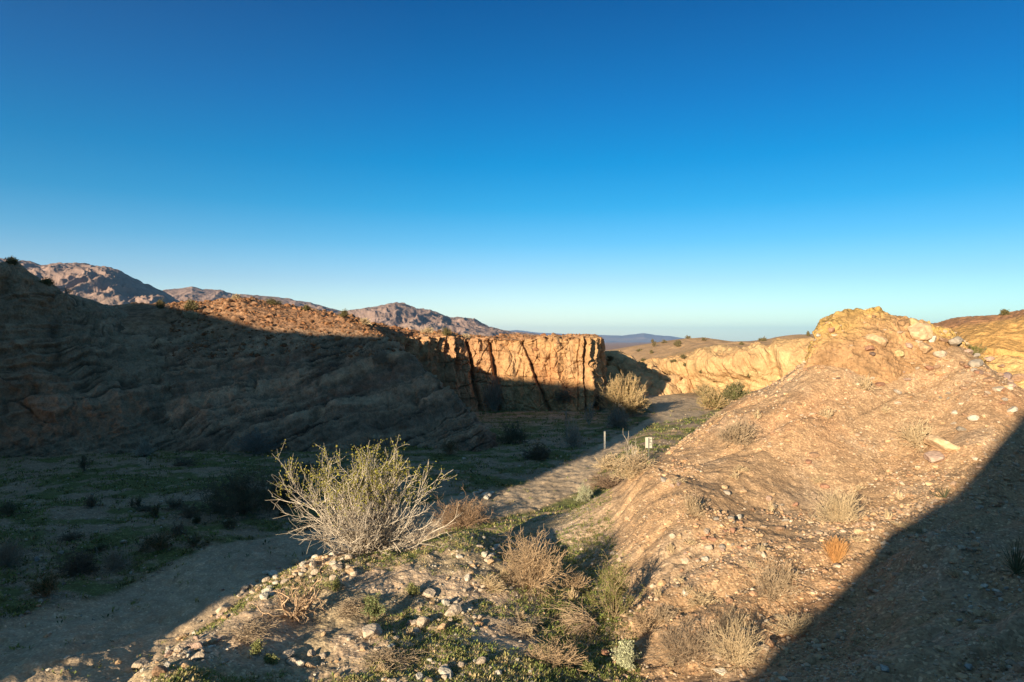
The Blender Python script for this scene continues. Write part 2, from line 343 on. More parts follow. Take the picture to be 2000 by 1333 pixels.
def build_ridge():
    cols = [[(-300, 610, 85), (-300, 570, 66), (-300, 640, 53), (-300, 760, 48), (-300, 885, 43.5), (-300, 960, 43)],
            [(0, 610, 85), (0, 592, 66), (0, 640, 53), (0, 760, 48), (0, 885, 43.5), (0, 960, 43)],
            [(230, 615, 85), (230, 597, 64), (230, 640, 54), (230, 750, 49), (230, 882, 44), (230, 960, 43)],
            [(330, 612, 85), (325, 596, 64), (330, 640, 54), (330, 750, 49), (330, 882, 44), (330, 960, 43)],
            [(400, 605, 85), (400, 592, 64), (400, 640, 54), (410, 750, 49), (420, 880, 44), (420, 960, 43)],
            [(480, 600, 85), (470, 586, 63), (480, 645, 54), (510, 750, 49), (520, 880, 44), (520, 960, 43)],
            [(600, 618, 85), (580, 603, 63), (600, 652, 54), (620, 750, 48.7), (640, 880, 44), (640, 960, 43)],
            [(720, 638, 85), (680, 620, 63), (695, 652, 54), (745, 750, 48.3), (760, 882, 43.7), (760, 960, 43)],
            [(800, 645, 86), (740, 638, 65), (728, 655, 54), (850, 748, 47.5), (870, 885, 43), (870, 960, 42.5)],
            [(850, 652, 88), (770, 644, 68), (750, 664, 55.5), (905, 785, 46.5), (958, 882, 43.8), (960, 960, 43.5)],
            [(880, 655, 90), (800, 650, 70), (768, 680, 58), (912, 800, 50), (985, 880, 49), (985, 960, 49)],
            [(890, 657, 90), (815, 653, 72), (785, 700, 63), (880, 800, 57), (960, 850, 57), (960, 940, 57)]]
    G = loft(cols, 1300, 420)
    N = normals(G); X, Y, Z = G[..., 0], G[..., 1], G[..., 2]
    v = np.linspace(0, 1, 420)[:, None] * np.ones((1, 1300))
    face = sst(.34, .46, v); top = 1 - face
    wob = fbm(G * .07, 3, seed=40)
    s = Z - 0.40 * X + wob * .9 + 0.10 * Y + fbm(G * .9, 3, .6, seed=35) * .10
    st = vnoise(cstack(X * .05, Y * .05, s * 1.4), 41) * .6 + vnoise(cstack(X * .10, Y * .10, s * 3.6), 42) * .5 + vnoise(cstack(X * .25, Y * .25, s * 8), 43) * .35
    st2 = sst(-.5, .7, st)
    big = fbm(G * .16, 4, seed=44)
    crack = sst(.80, .97, ridged(cstack(X * .25, Y * .25, Z * .10), 2, seed=45))
    lines = sst(.45, .85, ridged(cstack(X * .07 + 3, Y * .07, s * 2.6), 3, seed=38)) * sst(-.2, .5, fbm(G * .35, 4, .6, seed=37))
    d = face * (st2 * .26 - lines * .20 + fbm(G * .7, 5, .65, seed=36) * .30 + big * .9 - crack * .30 + fbm(G * 2.4, 4, .65, seed=46) * .12)
    cb = cell(G * .9, 47); lump = (.6 - cb[0]).clip(0, 1) * .45
    cb2 = cell(G * 2.4, 48); lump2 = (.6 - cb2[0]).clip(0, 1) * .22
    d += top * ((lump + lump2) * sst(-.3, .3, fbm(G * .15, 3, seed=49)) + fbm(G * .5, 4, seed=50) * .18) * sst(.12, .2, v)
    G = G + N * d[..., None]
    C = np.broadcast_to(np.array([.42, .29, .19]), G.shape).copy()
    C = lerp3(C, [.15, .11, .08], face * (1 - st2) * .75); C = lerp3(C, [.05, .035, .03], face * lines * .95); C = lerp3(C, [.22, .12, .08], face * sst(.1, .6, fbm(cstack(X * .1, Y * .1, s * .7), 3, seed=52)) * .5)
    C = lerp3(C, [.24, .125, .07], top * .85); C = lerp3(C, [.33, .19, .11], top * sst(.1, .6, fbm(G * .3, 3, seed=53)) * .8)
    C = C * (1 + fbm(G * 1.6, 5, .75, seed=54) * .38 + top * (cb2[2] - .5) * .5)[..., None]
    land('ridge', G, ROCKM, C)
build_ridge()

def build_outcrop():
    cols = [[(-350, 575, 58), (-350, 522, 43), (-330, 620, 40), (-330, 760, 38), (-330, 900, 36), (-330, 1000, 35)],
            [(-150, 575, 58), (-150, 512, 43), (-140, 600, 41), (-140, 760, 39.5), (-130, 890, 38), (-130, 980, 37)],
            [(0, 580, 60), (-8, 513, 45), (0, 600, 43.5), (0, 740, 42), (0, 880, 40.5), (0, 960, 40)],
            [(50, 585, 61), (42, 520, 46.5), (60, 610, 44.5), (75, 740, 43), (100, 880, 41.5), (100, 950, 41)],
            [(90, 598, 62), (85, 556, 49), (112, 620, 46.5), (140, 740, 44.5), (180, 875, 42.8), (180, 945, 42)],
            [(160, 605, 64), (148, 580, 53), (175, 640, 49), (215, 750, 46), (260, 868, 43.8), (260, 935, 43)],
            [(210, 614, 66), (198, 598, 58), (235, 650, 51.5), (285, 750, 47.6), (330, 862, 44.8), (330, 930, 44)],
            [(250, 625, 68), (250, 610, 63), (280, 662, 53.8), (340, 765, 49), (400, 858, 46.4), (400, 920, 46)]]
    G = loft(cols, 520, 420); N = normals(G); X, Y, Z = G[..., 0], G[..., 1], G[..., 2]
    s = Z - .30 * X + fbm(G * .15, 3, seed=60) * 1.2
    st = sst(-.4, .6, vnoise(cstack(X * .1, Y * .1, s * 1.5), 61) * .7 + vnoise(cstack(X * .2, Y * .2, s * 5), 69) * .5); c1 = cell(G * np.array([.22, .22, .3]) + fbm(G * .3, 2, seed=3)[..., None] * .4, 62)
    crack = sst(.10, .0, c1[1] - c1[0]) * sst(0, .5, fbm(G * .3, 3, seed=68))
    lines = sst(.5, .9, ridged(cstack(X * .09, Y * .09, s * 2.4), 3, seed=66)) * sst(-.2, .5, fbm(G * .3, 3, seed=67))
    vv = np.linspace(0, 5, 420)[:, None] * np.ones((1, 520)); ed = .35 + .65 * sst(1.0, 1.6, vv)
    d = (st * .30 + fbm(G * .2, 5, .6, seed=63) * .9 + ridged(G * .6, 4, .6, seed=58) * .22 - crack * .18 - lines * .22 + fbm(G * 1.2, 5, .65, seed=64) * .22) * ed
    G = G + N * d[..., None]
    C = np.broadcast_to(np.array([.35, .24, .16]), G.shape).copy(); C = lerp3(C, [.22, .16, .105], (1 - st) * .7); C = lerp3(C, [.05, .04, .03], np.maximum(lines, crack) * .7)
    C = C * (1 + fbm(G * 1.5, 4, .7, seed=65) * .25)[..., None]
    land('outcrop', G, ROCKM, C)
build_outcrop()

def build_cliff():
    zt = .55
    pl = [(730, 66), (800, 70), (870, 73), (930, 74.5), (1000, 75), (1060, 75.4), (1110, 75.2), (1143, 75), (1160, 76.5), (1170, 81), (1173, 90), (1166, 105), (1150, 125)]
    cols = []
    for i, (px, d) in enumerate([(a_, b_ * .92) for a_, b_ in pl]):
        x = (px - 1000) / F * d; z = zt + (.2 if px < 900 and d < 70 else 0)
        bx, by = (x - 2, d + 18) if d < 70 else (x - 14, d + 10)
        k = d / 75
        cols.append([('w', bx - 6, by + 30, .2), ('w', bx, by, .45), ('w', x - .3, d + 1.0, z), ('w', x, d + .15, z - .25), ('w', x + .0, d - .05, z - 2.5), ('w', x, d - .35, -4.6), ('w', x + .1 * (d > 70), d - 1.0, -6.9), ('w', x + .4 * (d > 70), d - 1.8, -8.2)])
    G = loft(cols, 1100, 520, True); N = normals(G)
    # push outwards in plan only on the face
    X, Y, Z = G[..., 0], G[..., 1], G[..., 2]
    v = np.linspace(0, 7, 520)[:, None] * np.ones((1, 1100)); u = np.linspace(0, 12, 1100)[None] * np.ones((520, 1))
    face = sst(2.0, 3.0, v)
    arc = X + (Y - 69) * 1.0 + fbm(G * .18, 3, seed=83) * 1.8
    flu_w = sst(3.6, 2.6, u) * .75 + .25 + sst(6.6, 7.2, u) * .5 * sst(9.5, 8.5, u)
    flute = ridged(cstack(arc * .42, Z * .07, arc * 0 + 3), 2, seed=70); fl2 = ridged(cstack(arc * 1.3, Z * .16, arc * 0), 3, seed=71)
    crev = np.zeros_like(X)
    for (pxc, wd, dp, lean) in ((1141, .16, 1.2, .01), (1131, .07, .3, -.03), (1153, .16, .5, .02), (917, .18, 1.1, .10), (961, .2, 1.0, .06), (1020, .18, .9, .25), (885, .3, .6, .1)):
        xc = (pxc - 1000) / F * 69.2 + (Z * -lean * 1.6)
        crev += dp * np.exp(-((X - xc + fbm(cstack(Z * .5, Z * 0, Z * 0 + pxc), 3, seed=72) * .14) / wd) ** 2) * (Y < 71.3)
    rough = fbm(G * np.array([.5, .5, .25]), 4, seed=73) * .55 + fbm(G * 1.8, 4, .6, seed=74) * .13
    cc = cell(G * np.array([.8, .8, .45]), 75); rough += (cc[2] - .5) * .30 * flu_w - sst(.1, 0, cc[1] - cc[0]) * .12
    wide = sst(5.2, 4.2, u) * 1.0
    d = face * ((flute * .6 + fl2 * .08) * flu_w * (1 + wide) + rough * 1.3 - crev)
    d += (1 - face) * fbm(G * .6, 4, seed=76) * .18 * sst(1.0, 1.6, v)
    Nn = N.copy(); Nn[..., 2] *= (1 - face * .9)
    # undercut bedding lines
    bed = sst(.55, .9, ridged(cstack(X * .1, Y * .1, (Z + fbm(G * .2, 2, seed=7) * .5) * 1.0), 2, seed=77)); d -= bed * .18 * face
    G = G + Nn * d[..., None]
    rim = fbm(cstack(X * .45, Y * .2, X * 0), 5, .6, seed=78); G[..., 2] += sst(3.6, 2.4, v) * sst(.9, 1.2, v) * (rim * .45 - .12)
    C = np.broadcast_to(np.array([.42, .245, .12]), G.shape).copy()
    C = lerp3(C, [.40, .20, .095], sst(.0, .6, fbm(G * np.array([.3, .3, .22]), 5, .6, seed=79)) * .7); C = lerp3(C, [.30, .17, .09], bed * face * .5); C = lerp3(C, [.46, .31, .18], sst(.2, .7, fbm(cstack(X * .9, Y * .9, Z * .12), 3, seed=82)) * .4 * face); C = lerp3(C, [.28, .17, .10], sst(.3, 1.0, crev) * .7)
    C = lerp3(C, [.40, .22, .12], (1 - face) * .7); C = lerp3(C, [.40, .225, .13], sst(4.2, 3.0, u) * .6)
    C = C * (1 + fbm(G * 1.4, 4, .7, seed=80) * .2)[..., None]
    land('cliff', G, ROCKM, C)
build_cliff()

def build_humps():
    cols = [[(1120, 705, 135), (1120, 695, 108), (1120, 740, 100), (1120, 800, 88), (1120, 860, 86)],
            [(1165, 705, 132), (1170, 693, 106), (1175, 740, 97), (1190, 800, 84), (1190, 860, 82)],
            [(1205, 705, 130), (1205, 690, 104), (1215, 740, 94), (1235, 798, 81), (1235, 860, 80)],
            [(1240, 718, 125), (1238, 704, 100), (1248, 745, 92), (1262, 796, 82), (1262, 850, 81)],
            [(1262, 728, 122), (1256, 722, 97), (1264, 750, 92), (1285, 790, 86), (1285, 840, 85)],
            [(1285, 722, 118), (1275, 712, 97), (1285, 750, 91.5), (1305, 787, 88), (1305, 840, 87)],
            [(1310, 738, 115), (1303, 730, 96), (1318, 757, 91), (1330, 786, 89), (1330, 830, 88)],
            [(1345, 752, 110), (1335, 745, 95), (1345, 762, 91), (1352, 784, 90), (1352, 820, 89.5)],
            [(1370, 765, 108), (1362, 762, 97), (1366, 772, 93), (1370, 783, 92), (1370, 810, 92)]]
    G = loft(cols, 420, 260); N = normals(G)
    c1 = cell(G * .35, 90); d = fbm(G * .22, 4, seed=91) * .8 + (.5 - c1[0]) * .9 - sst(.15, 0, c1[1] - c1[0]) * .5 + fbm(G * 1.4, 4, .6, seed=92) * .15
    G = G + N * d[..., None]
    C = np.broadcast_to(np.array([.50, .32, .17]), G.shape).copy() * (1 + fbm(G * .9, 4, .7, seed=93) * .25)[..., None]
    land('rocky_hump', G, ROCKF, C)
build_humps()

def build_yellow():
    cols = [[(1130, 690, 260), (1130, 700, 180), (1140, 712, 125), (1150, 745, 112), (1150, 800, 108)],
            [(1190, 684, 250), (1200, 694, 180), (1210, 712, 120), (1215, 742, 108), (1215, 800, 104)],
            [(1250, 674, 230), (1240, 684, 170), (1262, 705, 107), (1268, 738, 103), (1268, 800, 100)],
            [(1310, 665, 220), (1300, 676, 160), (1300, 698, 102), (1325, 748, 97), (1325, 810, 94)],
            [(1355, 661, 210), (1345, 668, 165), (1370, 683, 96), (1385, 762, 91), (1385, 830, 88)],
            [(1405, 672, 200), (1410, 674, 160), (1440, 676, 91), (1450, 770, 86), (1450, 850, 82)],
            [(1470, 666, 190), (1490, 667, 130), (1505, 672, 87), (1520, 768, 82), (1520, 860, 79)],
            [(1540, 657, 180), (1550, 657, 120), (1560, 669, 84), (1580, 765, 79), (1580, 860, 76)],
            [(1600, 652, 170), (1605, 653, 115), (1620, 667, 81), (1640, 765, 76), (1640, 860, 73)],
            [(1700, 650, 160), (1700, 651, 110), (1700, 668, 78), (1720, 765, 72), (1720, 860, 70)]]
    G = loft(cols, 900, 420); N = normals(G); X, Y, Z = G[..., 0], G[..., 1], G[..., 2]
    v = np.linspace(0, 4, 420)[:, None] * np.ones((1, 900)); face = sst(1.85, 2.1, v)
    u = np.linspace(0, 9, 900)[None] * np.ones((420, 1))
    s = Z + .25 * X * .5 + fbm(G * .08, 3, seed=100) * 2
    st = ridged(cstack(X * .05, Y * .05, s * 1.0), 3, seed=101); flu = ridged(cstack(X * .22 + Z * .15, Y * .02, Z * .06), 3, seed=102)
    d = face * (st * .20 + flu * .85 * (.35 + .65 * sst(5.2, 3.5, u)) + fbm(G * .12, 4, seed=103) * .7 + fbm(G * .9, 4, .6, seed=104) * .25 - sst(.45, .95, ridged(cstack(X * .55 + Z * .3, Y * .05, Z * .12), 3, seed=109)) * .45)
    gul = np.exp(-((u - 6.0 - .35 * (v - 2) + fbm(G * .1, 2, seed=6) * .2) / .16) ** 2) * face; d -= gul * .9
    d += (1 - face) * fbm(G * .05, 4, seed=105) * 1.0 * sst(.3, 1, v)
    G = G + N * d[..., None]
    C = np.broadcast_to(np.array([.44, .285, .145]), G.shape).copy(); C = lerp3(C, [.42, .235, .12], sst(-.1, .6, fbm(G * .12, 4, seed=106)) * .5)
    C = lerp3(C, [.44, .28, .16], sst(1.88, 1.7, v) * .9); C = lerp3(C, [.50, .36, .19], face * sst(.2, .7, fbm(cstack(X * .1, Y * .1, s * .8), 3, seed=107)) * .6)
    C = C * (1 + fbm(G * .7, 4, .7, seed=108) * .16)[..., None]
    land('yellow_cliff', G, ROCKF, C)
    # the yellow hill behind the boulders on the right, and the brown rise behind it
    cols = [[(1740, 655, 90), (1750, 660, 66), (1760, 690, 57), (1760, 750, 52), (1760, 830, 50)],
            [(1830, 640, 88), (1830, 640, 62), (1850, 680, 53), (1850, 760, 48), (1850, 830, 47)],
            [(1900, 632, 86), (1900, 629, 58), (1920, 685, 49), (1930, 760, 45), (1930, 850, 44)],
            [(2000, 620, 84), (2000, 611, 56), (2010, 684, 47), (2010, 760, 43), (2010, 860, 42)],
            [(2120, 605, 84), (2120, 598, 54), (2130, 680, 46), (2130, 780, 42), (2130, 880, 41)],
            [(2400, 590, 84), (2400, 580, 54), (2400, 680, 46), (2400, 800, 42), (2400, 900, 41)]]
    G = loft(cols, 460, 320); N = normals(G); X, Y, Z = G[..., 0], G[..., 1], G[..., 2]
    v = np.linspace(0, 4, 320)[:, None] * np.ones((1, 460))
    led = np.exp(-((v - 2.15 + fbm(G * .1, 3, seed=110) * .06) / .03) ** 2); d = -led * .7 + fbm(G * .18, 4, seed=111) * .5 + fbm(G * 1.5, 4, .6, seed=112) * .10 + ridged(cstack(X * .1, Y * .1, Z * 1.2), 3, seed=113) * .12
    G = G + N * d[..., None]
    C = np.broadcast_to(np.array([.50, .29, .11]), G.shape).copy(); C = lerp3(C, [.55, .36, .16], sst(2.1, 2.3, v)); C = lerp3(C, [.40, .21, .11], sst(1.25, 1.0, v))
    C = C * (1 + fbm(G * 1.1, 4, .7, seed=114) * .16)[..., None]
    land('yellow_hill', G, ROCKM, C)
build_yellow()

def build_knob():
    cols = [[(1575, 720, 42), (1572, 712, 38), (1570, 720, 36), (1560, 740, 35.8), (1540, 820, 35.4)],
            [(1590, 700, 42), (1590, 668, 37.5), (1588, 690, 35.5), (1590, 720, 35), (1590, 820, 34.4)],
            [(1620, 690, 42), (1606, 634, 37.5), (1610, 664, 35.3), (1630, 722, 34), (1640, 830, 33.6)],
            [(1660, 680, 42), (1650, 612, 37.5), (1660, 650, 35), (1680, 725, 33.3), (1690, 840, 33)],
            [(1700, 680, 42), (1698, 600, 37.5), (1705, 645, 34.8), (1725, 722, 33), (1730, 840, 32.8)],
            [(1740, 680, 42), (1735, 611, 37.5), (1745, 650, 34.8), (1770, 722, 33), (1770, 840, 32.8)],
            [(1790, 680, 42), (1785, 627, 37.5), (1790, 655, 35), (1810, 722, 33), (1810, 840, 32.8)],
            [(1830, 690, 42), (1825, 636, 37), (1830, 660, 35), (1850, 722, 33), (1850, 840, 32.8)],
            [(1880, 700, 42), (1872, 656, 37), (1875, 680, 35), (1890, 735, 33), (1890, 840, 32.8)],
            [(1930, 720, 42), (1915, 700, 36), (1920, 714, 34), (1925, 755, 32.8), (1920, 850, 32.6)]]
    cols = [[(px, py, hd(1600, d)) for px, py, d in cl] for cl in cols]
    G = loft(cols, 560, 300); N = normals(G); X, Y, Z = G[..., 0], G[..., 1], G[..., 2]
    v = np.linspace(0, 4, 300)[:, None] * np.ones((1, 560)); up = sst(2.6, 1.6, v)
    e = sst(0, .5, v) * sst(4, 3.3, v)
    c1 = cell(G * 1.5 + fbm(G * 2, 3, seed=119)[..., None] * .5, 120); c2 = cell(G * 4.5 + fbm(G * 5, 2, seed=118)[..., None] * .3, 121)
    d = e * (up * ((.5 - c1[0]) * .22 * sst(-.4, .4, fbm(G * .6, 2, seed=2)) + (.5 - c2[0]) * .09) + fbm(G * .7, 5, .6, seed=122) * .20 + ridged(G * 2.6, 4, .6, seed=123) * .05
             + (.4 + .6 * (1 - up)) * ridged(cstack(X * .35, Y * .35, (Z + .15 * X) * 3.4), 3, seed=124) * .07)
    G = G + N * d[..., None]
    C = np.broadcast_to(np.array([.37, .225, .12]), G.shape).copy(); C = lerp3(C, [.42, .275, .10], sst(2.5, 1.5, v) * sst(-.9, -.1, fbm(G * .4, 3, seed=125)))
    C = C * (1 + up * (c2[2] - .5) * .25 + fbm(G * 2, 4, .7, seed=126) * .2)[..., None]
    o = land('rock_outcrop', G, ROCKM, C)
build_knob()

# ------------------------------------------------------------------ hills behind the photographer (they shade the wash)
DV = np.array([math.sin(SUN_AZ), math.cos(SUN_AZ)]); PV = np.array([math.cos(SUN_AZ), -math.sin(SUN_AZ)]); TE = math.tan(SUN_EL)
LEFT_H = [(-90, 14), (-60, 12), (-50, 10.4), (-45, 9.4), (-42, 9.3), (-39.5, 9.5), (-36, 9.4), (-32, 9.7), (-28, 9.8), (-26, 9.2), (-22.5, 7.6), (-19, 6.3), (-17.6, 5.2), (-17.0, 3.4), (-16.6, 1.2), (-16.2, -5.4), (-15.8, -9.0)]
RIGHT_H = [(-3.0, -8.0), (-2.4, -3.6), (-2.17, -2.66), (-1.9, -2.45), (-1.75, -2.17), (-1.43, -1.77), (-1.04, -1.35), (-.67, -.88), (-.36, -.33), (.2, .06), (.83, .62), (1.43, 1.42), (2.07, 2.36), (2.83, 3.40), (4.5, 5.5), (8, 8), (14, 10), (30, 12), (60, 13)]
def caster(name, prof, T, foot, seed, nz, gm=.0):
    prof = np.array(prof); n = 500; a = np.linspace(prof[0, 0], prof[-1, 0], n); h = np.interp(a, prof[:, 0], prof[:, 1])
    Tt = T + 0 * a; cx = a[:, None] * PV - Tt[:, None] * DV; z = h + Tt * TE + fbm(cstack(a * .8, a * 0, a * 0), 4, seed=seed) * nz
    rows = []
    for t, k in ((foot, 0), (foot * .45, .6), (0, 1), (-4, .9), (-14, .5), (-26, 0)):
        zz = -8 + (z + 8) * k if k < 1 else z
        rows.append(np.c_[cx + DV * t, zz])
    G = cr(np.array(rows), 60) if False else np.array(rows)
    k = len(G); t = np.linspace(0, k - 1, 60); i = np.minimum(t.astype(int), k - 2); f = (t - i)[:, None, None]; G = G[i] * (1 - f) + G[i + 1] * f
    C = np.broadcast_to(np.array([.36, .25, .17]), G.shape).copy()
    land(name, G, ROCKM, C)
caster('hill', LEFT_H, 26, 9, 130, .15)
caster('hill', RIGHT_H, 15, 6, 131, .14)
bk = np.array([(-4000, 1.8, -8.6), (4000, 1.8, -8.6), (4000, -4000, -8.6), (-4000, -4000, -8.6)], dtype=float)
tag(link('ground', mesh_np('ground', bk, [[0, 1, 2, 3]], ROCKM, np.full((4, 3), .3))), kind='structure')

# ------------------------------------------------------------------ mountains
def build_range(name, sil, d0, dc, d1, ncol, nrow, amp, seed, fx, mat, base):
    sil = np.array(sil, dtype=float); px = np.linspace(sil[0, 0], sil[-1, 0], ncol); h = np.interp(px, sil[:, 0], HZ - sil[:, 1]) / F * dc
    t = np.linspace(0, 1, nrow); d = d0 + (d1 - d0) * t; U, D = np.meshgrid((px - 1000) / F, d); X = U * D; Hc = np.broadcast_to(h, X.shape)
    prof = np.where(D < dc, sst(d0, dc * 1.02, D) ** .85, sst(d1, dc, D))
    wx = fbm(cstack(X * fx * .5, D * fx * .5, X * 0), 3, seed=seed + 5) * .5
    rg = ridged(cstack(X * fx + wx, D * fx * .45 + wx, X * 0), 6, .54, seed=seed)
    env = np.clip(prof * (1 - prof) * 4, 0, 1) * .95 + .03
    Z = Hc * prof * (1 + 0) + rg * env * amp * 1.0 * np.clip(Hc / (h.max() + 1), .15, 1) + (np.minimum(base, 0) - 2) * (1 - prof)
    Z += fbm(cstack(X * fx * 8, D * fx * 8, X * 0), 4, seed=seed + 3) * amp * .05
    G = cstack(X, D, Z)
    C = np.broadcast_to(np.array([.25, .175, .15]), G.shape).copy() * (1 + .2 * fbm(G * fx * 2, 4, seed=seed + 8))[..., None]
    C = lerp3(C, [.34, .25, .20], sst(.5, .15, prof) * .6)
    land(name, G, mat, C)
MTN = earth_mat('mountain_rock', .5, .03, .006, .25, 0, dist=12)
build_range('mountains', [(-250, 470), (-100, 490), (20, 508), (60, 514), (80, 522), (110, 518), (150, 517), (190, 521), (230, 530), (260, 545), (300, 563), (320, 572), (350, 590), (400, 615), (460, 640), (560, 668)],
            2600, 4300, 6500, 700, 420, 190, 140, 1 / 420., MTN, -40)
build_range('mountains', [(250, 640), (290, 585), (320, 568), (350, 565), (375, 560), (395, 566), (430, 567), (460, 576), (500, 577), (560, 583), (600, 592), (640, 602), (680, 610), (720, 630), (800, 660)],
            4600, 6500, 9000, 500, 320, 170, 150, 1 / 500., MTN, -40)
build_range('mountains', [(600, 650), (640, 625), (680, 612), (710, 606), (740, 600), (772, 592), (790, 597), (812, 607), (840, 605), (860, 614), (880, 621), (900, 621), (930, 627), (955, 640), (990, 648), (1040, 653), (1100, 662), (1160, 672)],
            3800, 5600, 8000, 700, 400, 150, 160, 1 / 330., MTN, -40)
build_range('mountains', [(880, 670), (930, 660), (975, 648), (1010, 645), (1050, 650), (1090, 652), (1130, 654), (1180, 655), (1215, 656), (1240, 653), (1258, 651), (1280, 655), (1310, 657), (1340, 662), (1370, 666), (1400, 668), (1440, 671), (1500, 673)],
            32000, 39000, 47000, 400, 120, 120, 170, 1 / 1500., MTN, -40)
# ------------------------------------------------------------------ finding the ground
bpy.context.view_layer.update(); DG = bpy.context.evaluated_depsgraph_get()
def hit_px(px, py):
    d = Vector(((px - 1000) / F, 1, (HZ - py) / F)).normalized(); ok, p, n, *_ = SC.ray_cast(DG, (0, 0, 0), d)
    return (p, n) if ok else None
def hit_xy(x, y, top=40.0):
    ok, p, n, _, ob, _ = SC.ray_cast(DG, (x, y, top), (0, 0, -1))
    return (p, n, ob.name) if ok else None

# ------------------------------------------------------------------ stones
def ico(sub):
    import bmesh
    bm = bmesh.new(); bmesh.ops.create_icosphere(bm, subdivisions=sub, radius=1); V = np.array([v.co[:] for v in bm.verts]); Fc = np.array([[v.index for v in f.verts] for f in bm.faces]); bm.free()
    return V / np.linalg.norm(V, axis=1, keepdims=True), Fc
def rock_shape(V, rng, n=11, soft=.05):
    nn = rng.normal(size=(n, 3)); nn /= np.linalg.norm(nn, axis=1, keepdims=True); dd = rng.uniform(.62, 1.0, n)
    dt = np.maximum(V @ nn.T, 1e-3); r = (dd / dt); r = np.minimum(r.min(1), 1.15)
    P = V * r[:, None]; P *= 1 + soft * fbm(V * 2.2 + rng.uniform(0, 50), 4, .6, seed=3)[:, None]
    return P * np.array([1, .82, .68])
rngR = np.random.default_rng(4)
V3, F3 = ico(4); ROCKS = [mesh_np('rock', rock_shape(V3, rngR, 8 + i % 5, .07), F3, None, None, False) for i in range(10)]
STONE_COL = {'pale': (.45, .365, .285), 'white': (.52, .47, .40), 'tan': (.46, .32, .20), 'brown': (.28, .18, .12), 'red': (.31, .17, .115), 'grey': (.30, .26, .22),
             'pink': (.38, .27, .22), 'purple': (.27, .20, .19), 'orange': (.43, .26, .15), 'yellow': (.44, .33, .18), 'dark': (.16, .11, .09), 'blue': (.33, .34, .33)}
STONE_MAT = {k: plain_mat('stone_' + k, v, .30, 3.0, .9, .15, .6) for k, v in STONE_COL.items()}
_rc = {}
def rock_me(i, colr):
    k = (i % len(ROCKS), colr)
    if k not in _rc: m = ROCKS[k[0]].copy(); m.materials.append(STONE_MAT[colr]); _rc[k] = m
    return _rc[k]
rs = random.Random(11)
def stone(px, py, w, colr, label, name='stone', group=None, sink=.25, flat=1.0, loc=None):
    """w: width in photo pixels at the place the stone lies"""
    if loc is None:
        h = hit_px(px, py)
        if h is None: return None
        p = h[0]; r = w * p.y / F / 2
    else: p = Vector(loc); r = w / 2
    o = link(name, rock_me(rs.randrange(100), colr)); o.location = (p.x, p.y, p.z + r * (.62 * flat - sink)); o.scale = (r * rs.uniform(.95, 1.1), r * rs.uniform(.9, 1.1), r * flat * rs.uniform(.9, 1.15))
    o.rotation_euler = (rs.uniform(-.35, .35), rs.uniform(-.35, .35), rs.uniform(0, 6.28)); tag(o, label, 'boulder' if name == 'boulder' else 'stone', group); return o
CREST = 'boulders along the crest of the right hill'
